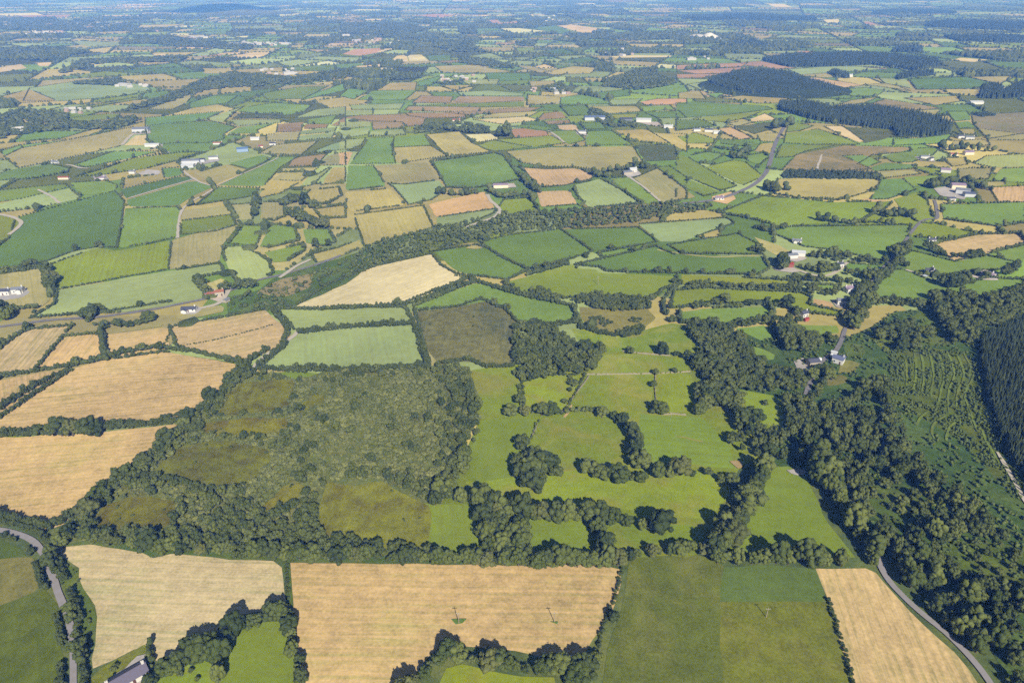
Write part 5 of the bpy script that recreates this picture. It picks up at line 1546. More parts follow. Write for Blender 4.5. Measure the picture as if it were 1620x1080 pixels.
def far_forest(tile, s, sp, lab, h=(11, 16)):
    it = [(x, y, 0, sp * tr.uniform(.55, .8), tr.uniform(*h)) for x, y in scatter(world(tpts(tile, s)), sp, tr, [], .35)]
    if tile in ('A0', 'A1'): merged('distant_forest', [(x, y, -.2, rx * 1.05, hh / 3.1) for x, y, z, rx, hh in it if tr.random() < .72], CROWN_LOW, M_LEAF_T, label=lab)
    else: merged('distant_forest', it, CON_MID, M_NEEDLE_T, label=lab)
far_forest('A2', "115,392 200,365 320,340 480,350 600,392 720,420 600,440 330,450 230,435", 5.5, 'dark conifer forest on the low hill')
far_forest('A2', "450,500 560,492 700,522 900,517 1100,548 1240,582 1275,600 1270,625 1220,648 1020,650 1000,618 860,604 700,585 600,565 460,525", 5.0, 'dark conifer plantation beside the railway')
far_forest('A2', "375,288 500,270 800,258 1000,268 1200,292 1232,312 1100,338 900,308 700,318 500,320", 8.0, 'long dark forest on the far plain', (13, 18))
far_forest('A2', "1405,470 1420,415 1500,410 1520,440 1640,380 1700,390 1700,460 1500,470", 7.0, 'dark forest at the right edge')
far_forest('A2', "1370,545 1420,540 1500,548 1420,556", 7.0, 'small dark wood on the brown heath', (5, 8))
far_forest('A2', "690,350 720,340 780,358 790,372 740,372", 8.0, 'dark tree block beside the far white house', (10, 14))
far_forest('A2', "1010,368 1060,352 1190,340 1200,358 1100,365 1020,380", 8.0, 'dark tree line above the far crop field', (10, 14))
far_forest('A2', "470,820 560,812 900,822 950,850 700,852 470,845", 5.0, 'dark belt below the brown heath', (4, 7))
far_forest('A0', "330,400 440,390 560,372 600,392 580,410 450,405", 9.0, 'dark wood on the left plain', (10, 14))
far_forest('A0', "-20,560 100,520 320,540 320,580 480,600 560,560 680,560 640,590 520,620 340,610 0,660", 9.0, 'dark tree mass of the left valley', (8, 13))
far_forest('A0', "960,380 1100,345 1400,370 1640,330 1640,375 1400,400 1000,425 820,480 640,520 560,540 640,505 800,455", 9.0, 'dark wooded valley on the left plain', (8, 13))
far_forest('A0', "280,345 400,285 900,270 860,295 500,300 300,350", 14.0, 'dark woods beside the far stubble', (10, 15))
far_forest('A1', "-20,330 120,340 200,355 0,372", 10.0, 'dark wood beyond the left hill fields', (10, 14))
far_forest('A1', "200,380 280,350 390,355 380,372 230,388", 8.0, 'dark wood above the left hill fields', (9, 13))
far_forest('A1', "560,270 700,285 800,310 820,328 680,318 560,300", 10.0, 'dark wooded stream on the plain', (9, 14))
far_forest('A1', "1240,385 1330,360 1400,330 1500,325 1500,360 1600,395 1500,420 1400,428 1240,412", 8.0, 'dark wood at the middle of the plain', (9, 14))
far_forest('A1', "960,420 1040,390 1060,410 1100,440 1000,445", 9.0, 'dark farm trees at the middle of the plain', (8, 12))
far_forest('A1', "340,618 420,590 560,585 690,600 700,630 580,628 480,618 350,640", 8.0, 'dark tree row on the hill farm', (7, 11))
far_forest('A1', "1180,520 1220,530 1300,575 1420,590 1400,610 1260,600 1180,560", 9.0, 'dark trees round the long blue shed', (7, 11))
far_forest('A1', "455,395 580,380 570,400 460,405", 9.0, 'dark trees by the white houses on the plain', (7, 11))
for k, (s, lb) in enumerate((("900,60 1000,50 1160,50 1300,60 1300,66 900,70", 'dark wood at the foot of the distant hill'),
                             ("1150,110 1300,100 1640,110 1640,150 1400,140 1150,128", 'dark forest on the right horizon'),
                             ("1240,175 1500,172 1640,180 1640,205 1300,198", 'dark forest below the right horizon'),
                             ("230,212 330,200 400,215 470,240 300,240", 'dark forest below the white quarry'),
                             ("0,80 300,70 620,85 640,100 300,98 0,100", 'dark forest on the middle horizon'),
                             ("980,240 1040,232 1140,232 1130,248 1000,250", 'dark copse on the right plain'))):
    far_forest('A2', s, 17.0, lb, (13, 19))
for s, lb in (("-20,90 300,100 640,120 640,150 200,150 -20,140", 'dark woods round the distant town'), ("0,230 300,225 420,250 200,290 0,280", 'dark woods below the distant town'),
              ("640,170 900,180 1200,215 1190,240 800,220 640,200", 'dark woods right of the distant town')):
    far_forest('A0', s, 19.0, lb, (11, 17))
for s, lb in (("0,110 300,110 420,140 300,170 0,160", 'dark woods in the middle distance'), ("1060,160 1300,165 1640,150 1640,190 1300,190 1100,185", 'dark woods left of the white quarry'),
              ("560,130 640,125 640,165 560,160", 'small dark wood in the middle distance'), ("830,200 920,195 920,222 840,222", 'square dark wood in the middle distance'), ("440,205 620,190 640,240 700,250 560,250 440,225", 'ragged dark wood in the middle distance')):
    far_forest('A1', s, 16.0, lb, (11, 17))

# ------------------------------------------------------------------ hedgerows and copses of the plain
FW = [f['W'] for f in field_list]
def far_veg():
    r = np.random.default_rng(9)
    pts_ = []
    for a, b in FAR_EDGES:
        L = math.hypot(*(b - a)); m = (a + b) / 2
        D = math.hypot(*m)
        if D < 620: continue
        step = 3.2 + D * .0022
        n = max(int(L / step), 1)
        treey = vnoise(m[0] / 300, m[1] / 300, 61)
        for k in range(n):
            if r.random() < .12: continue
            q = a + (b - a) * (k + r.random()) / n
            big = r.random() < .10 + .20 * (treey > .55)
            rx = step * .46 * r.uniform(.7, 1.2) if not big else r.uniform(2.2, 4.2) * (1 + D / 11000)
            h = r.uniform(1.6, 3.4) if not big else rx * r.uniform(1.1, 1.6)
            if D > 2200: h *= 1.35
            pts_.append((q[0], q[1], rx, h))
    for p in FAR_WOODS:
        D = math.hypot(*p.mean(0))
        for (x, y) in scatter(p, 6.5 + D * .0026, r):
            rx = (3.6 + D * .0015) * r.uniform(.8, 1.25)
            pts_.append((x, y, rx, r.uniform(7, 13)))
    A = np.array(pts_)
    keep = np.ones(len(A), bool)
    for w in FW:
        lo, hi = w.min(0), w.max(0)
        s = np.where((A[:, 0] > lo[0]) & (A[:, 0] < hi[0]) & (A[:, 1] > lo[1]) & (A[:, 1] < hi[1]))[0]
        if len(s): keep[s] &= ~inside(w, A[s, 0], A[s, 1])
    A = A[keep]
    d = A[:, 1]
    print("far veg", len(A))
    return [(x, y, -.1, rx, h / 1.7) for x, y, rx, h in A]
oct_v = np.array([(1, 0, .9), (.3, .95, .8), (-.8, .6, 1.0), (-.8, -.6, .85), (.3, -.95, .9), (0, 0, 1.75), (.9, .1, .0), (.3, .85, .0), (-.7, .5, .0), (-.7, -.5, .0), (.3, -.85, .0)])
oct_f = np.array([(i, (i + 1) % 5, 5) for i in range(5)] + [(6 + i, 6 + (i + 1) % 5, i) for i in range(5)] + [(6 + (i + 1) % 5, (i + 1) % 5, i) for i in range(5)])
FAR_SHAPE = [(oct_v * np.array([1, 1, 1 + .1 * k]) + np.random.default_rng(k).normal(0, .10, oct_v.shape), oct_f) for k in range(6)]
merged('distant_vegetation', far_veg(), FAR_SHAPE, M_LEAF_T, label='hedgerows and copses of the far plain', smooth=False)
merged('distant_hedgerows', rest + far_rest, CROWN_LOW, M_LEAF_T, label='smaller hedgerows and hedge trees of the middle distance')

# ------------------------------------------------------------------ roads, tracks, bare patches
RZ = 0.02 + 0.0012 * len(field_list) + 0.06
def ribbon(name, line, width, z, mat, wob=.25, step=3.0):
    p = resample(line, step)
    t = np.gradient(p, axis=0); t /= np.hypot(t[:, 0], t[:, 1])[:, None] + 1e-9
    n = np.stack([-t[:, 1], t[:, 0]], 1)
    r = np.random.default_rng(len(p))
    wl = width / 2 + (vnoise(np.arange(len(p)) / 3., np.zeros(len(p)), 2) - .5) * wob * 2
    wr = width / 2 + (vnoise(np.arange(len(p)) / 3., np.ones(len(p)) * 5, 4) - .5) * wob * 2
    a, b = p + n * wl[:, None], p - n * wr[:, None]
    V = np.zeros((2 * len(p), 3)); V[0::2, :2] = a; V[1::2, :2] = b; V[:, 2] = z
    i = np.arange(len(p) - 1)
    F = np.stack([2 * i, 2 * i + 1, 2 * i + 3, 2 * i + 2], 1)[:, ::-1]
    return link(name, mesh_from(name, V, F, mat))
for i, (k, (pp, w, mt, lb)) in enumerate(ROADS.items()):
    nm = k.split('.')[0]
    nm = {'lane': 'lane_road', 'road': 'road', 'track': 'track_path', 'path': 'path', 'drive': 'drive_path'}[nm]
    o = ribbon(nm, roadlines[i][0], w, RZ + .006 * i, {'A': M_ASPHALT, 'P': M_PALE, 'T': M_TRACK}[mt], .5 if mt == 'T' else .3)
    tag(o, label=lb, kind='structure')

PATCHES = [   # (tile, kind, points, name)
 ('C1', 'D', "518,778 560,776 603,775 585,792 557,808 532,800", 'green patch round the left post'),
 ('C1', 'D', "988,790 1015,791 1044,793 1018,806", 'green patch round the right post'),
 ('C2', 'W', "490,70 540,62 582,70 580,90 540,94 505,84", 'bare stony patch at the top of the triangular pasture'),
 ('C2', 'B', "225,28 270,22 290,45 275,70 250,50", 'bare earth in the pasture gateway'),
 ('B2', 'W', "525,640 560,622 600,625 640,632 640,690 560,697", 'bare farmyard in the wood'),
 ('B2', 'W', "700,345 760,340 780,360 775,385 730,380", 'yard of the white cottage'),
 ('B2', 'W', "1380,205 1440,200 1500,215 1490,250 1430,250 1370,235", 'sandy yard of the right bungalow'),
 ('B2', 'W', "1140,205 1190,195 1220,215 1190,235 1150,225", 'gravel yard of the white house on pasture'),
 ('B2', 'W', "430,190 520,185 560,210 520,215 440,205", 'yard beside the red barn'),
 ('B2', 'W', "470,140 560,130 590,150 540,165 480,150", 'yard of the hamlet farm'),
 ('B0', 'W', "-40,290 130,285 140,310 100,335 0,350 -40,350", 'pale building yard at the left edge'),
 ('B0', 'W', "860,380 940,372 960,390 930,412 870,415", 'yard of the white bungalow by the road'),
 ('B0', 'W', "985,318 1060,312 1090,345 1060,360 1000,340", 'yard of the stone farmhouse'),
 ('A0', 'W', "440,838 500,830 520,850 450,862", 'yard of the low house on the left hill'),
 ('A0', 'W', "850,770 960,765 1040,750 1040,765 920,790 860,800", 'yard of the grey farm sheds'),
 ('A0', 'W', "640,612 715,608 715,635 640,640", 'yard of the hillside shed'),
 ('A0', 'W', "700,690 770,685 775,700 720,706", 'yard of the low white shed'),
 ('A1', 'W', "690,880 820,870 830,890 700,900", 'yard of the long purple-roofed shed'),
 ('A1', 'W', "1330,815 1400,805 1425,830 1360,845", 'yard of the white hedged farm'),
 ('A1', 'W', "1110,620 1160,622 1170,645 1120,640", 'yard of the white bungalow on bright grass'),
 ('A1', 'W', "1380,575 1500,580 1560,605 1480,600", 'yard of the long blue shed'),
 ('A2', 'St', "140,935 230,910 250,945 210,970 130,955", 'sandy plot of the bungalow by the railway'),
 ('A2', 'W', "1190,895 1290,880 1350,920 1340,950 1220,930", 'yard of the big white farm'),
 ('A2', 'W', "1100,745 1190,745 1200,770 1130,765", 'yard of the right white cottages'),
 ('B1', 'OT', "600,95 650,75 680,95 640,105 590,100", 'bare corner of the dark crop'),
 ('B1', 'OT', "480,100 560,80 650,70 640,85 540,100", 'dry strip at the edge of the wood belt'),
 ('B0', 'OT', "1180,680 1250,672 1370,675 1350,692 1200,690", 'bare patch below the pale green field'),
 ('B1', 'OT', "460,655 400,660 330,400 350,398 400,560", 'dry grass strip beside the brown rush field'),
 ('C0', 'W', "590,1020 640,960 690,950 722,985 700,1040 640,1110 470,1110 540,1050", 'gravel round the long grey-roofed house'),
 ('C0', 'Rg', "1350,495 1385,495 1390,740 1362,740", 'grassy strip between the stubble fields'),
 ('C0', 'Rg', "270,430 430,428 700,465 720,490 760,465 1100,490 1700,508 2600,515 2900,525 2900,505 1900,480 800,440 500,400", 'rough margin above the stubble'),
]
for i, (tile, ty, s, nm) in enumerate(PATCHES):
    w = world(tpts(tile, s))
    o = sheet('bare_ground' if ty in ('W', 'B', 'OT', 'St') else 'grass_ground', organic(w, 3.0, .8), RZ - .045 + .001 * i if tile + ty != 'C0Rg' else RZ - .047 - .002 * (i % 3), M_FIELD)
    fit_field(o, ty, main_angle(w), 900 + i)
    tag(o, label=nm, kind='structure')

for i, (s, w_, kd, nm_) in enumerate((("1068,690 1082,691 1095,695 1112,698", .9, 'Ao', 'pale worn path in the right paddock'),
                            ("905,640 900,652 893,660", 1.2, 'St', 'worn path below the slanting wall'),
                            ("440,972 465,969", 2.0, 'St', 'pale gateway between the stubble fields'),
                            ("1040,395 1120,408 1200,404", 2.5, 'OT', 'dry strip between the dark crop fields'))):
    o = ribbon('grass_ground', smooth_line(world(pts(s)), 3), w_, .11 + .002 * i, M_FIELD, .4, 2.0)
    fit_field(o, kd, 0, 990 + i)
    tag(o, label=nm_, kind='structure')
for i, l in enumerate(wave_lines):
    o = ribbon('grass_ground', l, 1.1, RZ - .1 + .004 * i, M_FIELD, .5, 2.0)
    fit_field(o, 'Rg', 0, 970 + i)
    o.color = alb((124, 140, 58))
    tag(o, label='pale grassy row in the replanted hillside', kind='structure')

# ------------------------------------------------------------------ small builders
def box(bm, x0, x1, y0, y1, z0, z1):
    v = [bm.verts.new(c) for c in ((x0, y0, z0), (x1, y0, z0), (x1, y1, z0), (x0, y1, z0), (x0, y0, z1), (x1, y0, z1), (x1, y1, z1), (x0, y1, z1))]
    for f in ((3, 2, 1, 0), (4, 5, 6, 7), (0, 1, 5, 4), (1, 2, 6, 5), (2, 3, 7, 6), (3, 0, 4, 7)):
        bm.faces.new([v[i] for i in f])
def done(name, bm, mat, parent=None, color=None):
    me = bpy.data.meshes.new(name)
    bm.normal_update(); bm.to_mesh(me); bm.free()
    me.materials.append(mat)
    o = link(name, me, parent)
    if color is not None: o.color = alb(color, 1 / .66 * .85)
    return o

def building(name, cat_, label, px, py, L, Wd, H, rot, roof, wall=(232, 230, 224), pitch=.42, chim=0, detail=True, offset=(0, 0), group=None, wing=None):
    bs = .54; L *= bs; Wd *= bs * 1.08; H *= .8
    if wing: wing = (wing[0] * bs, wing[1] * bs, wing[2] * bs, wing[3] * bs)
    x, y = P(px, py)
    e = link(name, None, None, (x + offset[0], y + offset[1], RZ - .06), math.radians(rot))
    e.empty_display_size = 1
    tag(e, label, cat_, group)
    def block(L, Wd, H, ox, oy, turn):
        rise = Wd * .5 * pitch * 1.25
        T = (lambda a, b: (ox + a, oy + b)) if not turn else (lambda a, b: (ox - b, oy + a))
        bm = bmesh.new()
        l, w = L / 2, Wd / 2
        A = [bm.verts.new((*T(sx * l, sy * w), z)) for sx in (-1, 1) for sy in (-1, 1) for z in (0, H)]
        R0 = bm.verts.new((*T(-l, 0), H + rise)); R1 = bm.verts.new((*T(l, 0), H + rise))
        a00, a01, b00, b01, c00, c01, d00, d01 = A
        for f in ((a00, a01, R0, b01, b00), (c00, d00, d01, R1, c01), (a00, c00, c01, a01), (b00, b01, d01, d00), (a01, c01, R1, R0), (b01, R0, R1, d01)):
            bm.faces.new(f)
        bmesh.ops.recalc_face_normals(bm, faces=bm.faces)
        done('wall', bm, M_WALL, e, wall)
        bm = bmesh.new()
        ov, th = .35, .14
        for s in (-1, 1):
            k = rise / w
            q = [(-l - ov, 0, H + rise + .03), (l + ov, 0, H + rise + .03), (l + ov, s * (w + ov), H - k * ov + .03), (-l - ov, s * (w + ov), H - k * ov + .03)]
            lo = [bm.verts.new((*T(a, b), c)) for a, b, c in q]
            hi = [bm.verts.new((*T(a, b), c + th)) for a, b, c in q]
            bm.faces.new(lo); bm.faces.new(hi)
            for i in range(4):
                bm.faces.new((lo[i], lo[(i + 1) % 4], hi[(i + 1) % 4], hi[i]))
        bmesh.ops.recalc_face_normals(bm, faces=bm.faces)
        rf = done('roof', bm, M_ROOF, e, roof)
        return rise, rf
    rise, rf = block(L, Wd, H, 0, 0, False)
    if wing:
        wl, ww, wx, wy = wing
        block(wl, ww, H * .92, wx, wy, True)
    for c in range(chim):
        bm = bmesh.new()
        cx = (-1) ** c * (L / 2 - .6)
        box(bm, cx - .45, cx + .45, -.35, .35, H + rise - .5, H + rise + 1.1)
        box(bm, cx - .55, cx + .55, -.45, .45, H + rise + 1.1, H + rise + 1.25)
        for q in (-.22, .22):
            box(bm, cx + q - .12, cx + q + .12, -.12, .12, H + rise + 1.25, H + rise + 1.6)
        done('chimney', bm, M_WALL, rf, wall)
    if detail:
        n = max(2, int(L / 3.2))
        for s in (-1, 1):
            for i in range(n):
                cx = -L / 2 + (i + .5) * L / n
                yy = s * Wd / 2
                if i == n // 2:
                    bm = bmesh.new(); box(bm, cx - .5, cx + .5, min(yy - .03, yy + .05), max(yy - .03, yy + .05), .02, 2.1)
                    done('door', bm, M_DOOR, e)
                    continue
                for lv in range(2 if H > 4.2 else 1):
                    z0 = .95 + lv * 2.6
                    bm = bmesh.new()
                    o0, o1 = yy - .04, yy + .06
                    box(bm, cx - .65, cx - .55, o0, o1, z0, z0 + 1.2); box(bm, cx + .55, cx + .65, o0, o1, z0, z0 + 1.2)
                    box(bm, cx - .65, cx + .65, o0, o1, z0 - .12, z0); box(bm, cx - .65, cx + .65, o0, o1, z0 + 1.2, z0 + 1.3)
                    f = done('window', bm, M_WALL, e, (235, 235, 235))
                    bm = bmesh.new(); box(bm, cx - .55, cx + .55, yy - .02, yy + .03, z0, z0 + 1.2)
                    done('pane', bm, M_GLASS, f)
    return e

SLATE, GREY, BLUE, RED, RUST, PALE, PURP, TERR = (78, 80, 92), (120, 124, 132), (96, 122, 160), (150, 62, 52), (150, 96, 66), (190, 192, 196), (140, 122, 140), (150, 92, 74)
WHT, CRM, STN = (208, 206, 200), (220, 206, 180), (170, 160, 142)
BUILDINGS = [
 # name, category, label, px, py, L, W, H, rot, roof, wall, pitch, chimneys, detail, wing
 ('house', 'house', 'long grey-roofed house at the bottom edge of the photo', 203, 1078, 25, 10, 3.2, 43, (96, 90, 106), (206, 200, 192), .5, 2, True, None),
 ('house', 'house', 'white bungalow with slate roof beside the valley road', 300, 492, 20, 9, 3, 4, SLATE, WHT, .4, 1, True, (8, 7, -5, -6)),
 ('house', 'house', 'stone farmhouse at the end of the valley road', 348, 468, 13, 7, 5, 20, RUST, STN, .45, 2, True, None),
 ('outbuilding', 'shed', 'small grey outbuilding beside the stone farmhouse', 359, 478, 9, 5, 3, 70, GREY, STN, .35, 0, False, None),
 ('outbuilding', 'shed', 'low tiled outbuilding left of the stone farmhouse', 333, 468, 14, 5, 2.8, 10, TERR, STN, .4, 0, False, None),
 ('house', 'house', 'white-walled house in the building yard at the left edge', 8, 466, 18, 9, 4.5, 5, SLATE, WHT, .4, 1, True, None),
 ('house', 'house', 'right-hand grey-roofed house in the building yard', 30, 463, 16, 9, 4.5, 10, GREY, WHT, .4, 1, True, (8, 6, 4, -5)),
 ('house', 'house', 'house with twin slate roofs alone on open pasture', 1474, 434, 14, 8, 4.8, 70, SLATE, WHT, .5, 2, True, (8, 7, 2, 6)),
 ('house', 'house', 'bungalow with hedged sandy yard at the far right', 1560, 437, 18, 8, 3, -20, PURP, WHT, .4, 1, True, None),
 ('house', 'house', 'white house beside the right golden stubble', 1473, 383, 14, 7, 3.4, 5, SLATE, WHT, .42, 2, True, None),
 ('house', 'house', 'white house beside the hill hedge above the hamlet', 1260, 384, 16, 8, 3.2, -15, GREY, WHT, .42, 1, True, (7, 6, -3, -5)),
 ('farm_building', 'barn', 'long pale shed of the hamlet farm', 1262, 404, 22, 12, 4.5, -12, PALE, WHT, .25, 0, False, None),
 ('farm_building', 'barn', 'slate-roofed shed in front of the hamlet farm', 1252, 408, 18, 9, 4, 10, GREY, WHT, .3, 0, False, None),
 ('farm_building', 'barn', 'barn with a red roof beside the yellow field', 1246, 422, 16, 9, 4, -5, RED, (150, 90, 74), .3, 0, False, None),
 ('house', 'house', 'white house among trees right of the red barn', 1327, 423, 12, 7, 4.6, 15, SLATE, WHT, .42, 2, True, None),
 ('house', 'house', 'two-part white cottage on the road bend', 1341, 461, 13, 7, 4.4, 15, PURP, WHT, .45, 2, True, (7, 5, -4, -4)),
 ('house', 'house', 'grey-roofed house beside the bare tan plot', 1330, 481, 12, 9, 4.4, -10, GREY, WHT, .4, 1, True, None),
 ('house', 'house', 'cottage with slate roof among the yellow-green strips', 1271, 501, 10, 7, 4.2, 25, SLATE, WHT, .5, 1, True, None),
 ('outbuilding', 'shed', 'red lean-to shed in front of the strip cottage', 1275, 508, 7, 4, 2.5, 25, RED, (170, 90, 70), .3, 0, False, None),
 ('house', 'house', 'blue-grey farmhouse in a clearing of the right wood', 1325, 574, 13, 8, 4.8, -40, (98, 104, 132), WHT, .5, 2, True, (7, 6, 3, 5)),
 ('farm_building', 'barn', 'dark-roofed shed across the yard from the blue-grey farmhouse', 1285, 577, 14, 10, 4, 10, (84, 84, 96), STN, .3, 0, False, None),
 ('outbuilding', 'shed', 'small white shed above the blue-grey farmhouse', 1319, 561, 7, 4, 2.6, -30, PALE, WHT, .3, 0, False, None),
 ('house', 'house', 'lone white house at the end of a track', 88, 260, 17, 8, 4.4, -10, GREY, WHT, .42, 2, True, None),
 ('house', 'house', 'low purple-roofed house on the left hill', 160, 284, 20, 9, 3, 5, PURP, WHT, .35, 1, False, None),
 ('house', 'house', 'white house at the bare yard of the left hill', 210, 275, 14, 8, 4, 0, GREY, WHT, .42, 1, False, None),
 ('farm_building', 'barn', 'terracotta barn in trees of the left hill', 102, 284, 24, 9, 3.5, 5, TERR, CRM, .3, 0, False, None),
 ('farm_building', 'barn', 'longest of the three grey farm sheds', 303, 258, 44, 16, 5, 8, GREY, PALE, .25, 0, False, None),
 ('farm_building', 'barn', 'lower pale one of the three grey farm sheds', 298, 265, 30, 14, 4.5, 8, PALE, PALE, .25, 0, False, None),
 ('farm_building', 'barn', 'right small one of the three grey farm sheds', 318, 256, 22, 12, 4.5, 8, SLATE, PALE, .25, 0, False, None),
 ('house', 'house', 'white farmhouse right of the three grey sheds', 338, 252, 24, 8, 4, 15, GREY, WHT, .42, 1, False, None),
 ('farm_building', 'barn', 'shed with a blue roof beside the green strip', 384, 240, 30, 18, 6, 20, BLUE, (140, 160, 190), .25, 0, False, None),
 ('house', 'house', 'white farmhouse on the brown field corner', 404, 222, 26, 9, 4, 5, PALE, WHT, .42, 1, False, None),
 ('house', 'house', 'white house right of the brown field corner', 432, 230, 18, 8, 4, 0, SLATE, WHT, .42, 1, False, None),
 ('outbuilding', 'shed', 'rust-roofed shed below the brown field corner', 413, 234, 12, 8, 3.5, 20, RED, CRM, .3, 0, False, None),
 ('house', 'house', 'pale cottage in the hedge of the long green strip', 345, 229, 26, 7, 3.5, 3, RUST, WHT, .42, 1, False, None),
 ('farm_building', 'barn', 'grey shed standing alone on the hillside', 224, 208, 48, 26, 6, 8, GREY, PALE, .22, 0, False, None),
 ('farm_building', 'barn', 'low white shed below the hillside field', 242, 232, 40, 14, 4.5, 5, PALE, WHT, .22, 0, False, None),
 ('farm_building', 'barn', 'long shed with a purple roof among trees', 792, 297, 34, 13, 5, 6, PURP, CRM, .25, 0, False, None),
 ('house', 'house', 'white farmhouse with hedges on the middle hill', 1001, 272, 18, 10, 5, 15, PALE, WHT, .42, 1, True, None),
 ('farm_building', 'barn', 'grey barn behind the white hedged farmhouse', 992, 276, 24, 12, 4.5, 20, GREY, STN, .25, 0, False, None),
 ('farm_building', 'barn', 'very long blue-grey shed on the plain', 940, 190, 70, 26, 7, 4, (98, 112, 140), PALE, .22, 0, False, None),
 ('farm_building', 'barn', 'pale shed right of the very long blue-grey shed', 1018, 193, 50, 22, 6, -8, PALE, WHT, .22, 0, False, None),
 ('farm_building', 'barn', 'dark shed between the two long pale sheds', 990, 192, 40, 20, 6, 0, SLATE, GREY, .22, 0, False, None),
 ('house', 'house', 'white house at the right end of the long sheds', 1057, 203, 28, 10, 5, -10, PALE, WHT, .4, 1, False, None),
 ('house', 'house', 'white bungalow on bright green grass', 921, 211, 24, 10, 4, -8, GREY, WHT, .4, 1, False, None),
 ('house', 'house', 'pale terracotta-roofed house on the hill farm', 722, 193, 26, 10, 4.5, 5, TERR, CRM, .4, 1, False, None),
 ('house', 'house', 'white bungalow with a sandy plot beside the railway', 1138, 316, 18, 9, 3.4, -10, PURP, WHT, .4, 1, True, (10, 7, 5, 5)),
 ('house', 'house', 'left white house of the hamlet on the plain', 1102, 208, 22, 9, 4.5, 5, GREY, WHT, .42, 1, False, None),
 ('house', 'house', 'middle white house of the hamlet on the plain', 1121, 209, 26, 10, 5, -10, SLATE, WHT, .42, 1, False, None),
 ('house', 'house', 'right white house of the hamlet on the plain', 1133, 212, 20, 9, 4.5, 0, PALE, WHT, .42, 1, False, None),
 ('farm_building', 'barn', 'pale shed among the trees by the heath', 1543, 165, 50, 20, 6, 0, PALE, WHT, .25, 0, False, None),
 ('house', 'house', 'white house in the dark tree block far right', 1342, 122, 36, 14, 6, 0, PALE, WHT, .4, 1, False, None),
 ('house', 'house', 'left white house of the upper right cluster', 1519, 219, 22, 9, 5, 10, SLATE, WHT, .42, 1, False, None),
 ('house', 'house', 'right white house of the upper right cluster', 1533, 221, 24, 10, 5, -10, GREY, WHT, .42, 1, False, None),
 ('house', 'house', 'white cottage beside the olive field right of heath', 1462, 251, 24, 8, 4.2, 0, GREY, WHT, .42, 1, False, None),
 ('house', 'house', 'second white cottage right of the heath', 1472, 254, 14, 8, 4.2, 30, SLATE, WHT, .42, 1, False, None),
 ('house', 'house', 'purple-roofed house in the right tree row', 1531, 245, 26, 12, 5, 5, PURP, CRM, .42, 1, False, None),
 ('house', 'house', 'terracotta house in the right tree row', 1508, 247, 20, 9, 4, 0, TERR, CRM, .42, 1, False, None),
 ('house', 'house', 'pale house right of the road bend on the plain', 1495, 273, 22, 12, 5, -20, PURP, WHT, .42, 1, False, None),
 ('farm_building', 'barn', 'pink-roofed main shed of the big farmyard', 1514, 298, 30, 16, 6, -10, PURP, CRM, .3, 0, False, None),
 ('farm_building', 'barn', 'grey lower shed of the big farmyard', 1522, 306, 28, 14, 6, -25, GREY, PALE, .3, 0, False, None),
 ('farm_building', 'barn', 'dark right shed of the big farmyard', 1532, 311, 22, 14, 5, -10, (84, 90, 112), PALE, .3, 0, False, None),
 ('house', 'house', 'white bungalow in front of the big farmyard', 1504, 318, 16, 8, 4, 5, SLATE, WHT, .42, 1, True, None),
]
for (nm, ct, lb, px, py, L, Wd, H, rot, roof, wall, pit, ch, det, wing) in BUILDINGS:
    building(nm, ct, lb, px, py, L, Wd, H, rot, roof, wall, pit, ch, det, (0, 0), None, wing)

# far houses of the plain: one shape each, white specks at this distance
def house_block(L, Wd, H, rise):
    l, w = L / 2, Wd / 2
    V = [(-l, -w, 0), (l, -w, 0), (l, w, 0), (-l, w, 0), (-l, -w, H), (l, -w, H), (l, w, H), (-l, w, H), (-l, 0, H + rise), (l, 0, H + rise)]
    F = [(0, 1, 5, 4), (2, 3, 7, 6), (0, 4, 8), (0, 8, 7), (0, 7, 3), (1, 2, 6), (1, 6, 9), (1, 9, 5), (4, 5, 9, 8), (6, 7, 8, 9)]
    me = bpy.data.meshes.new('distant_house')
    me.from_pydata(V, [], F)
    me.materials.append(M_WALL); me.materials.append(M_ROOF)
    for p in me.polygons: p.material_index = 1 if p.index >= 8 else 0
    me.update()
    return me
FARH = [house_block(13, 8, 4.5, 2.4), house_block(17, 9, 5, 2.6), house_block(11, 7, 4.5, 2.2), house_block(38, 20, 7, 2.5)]
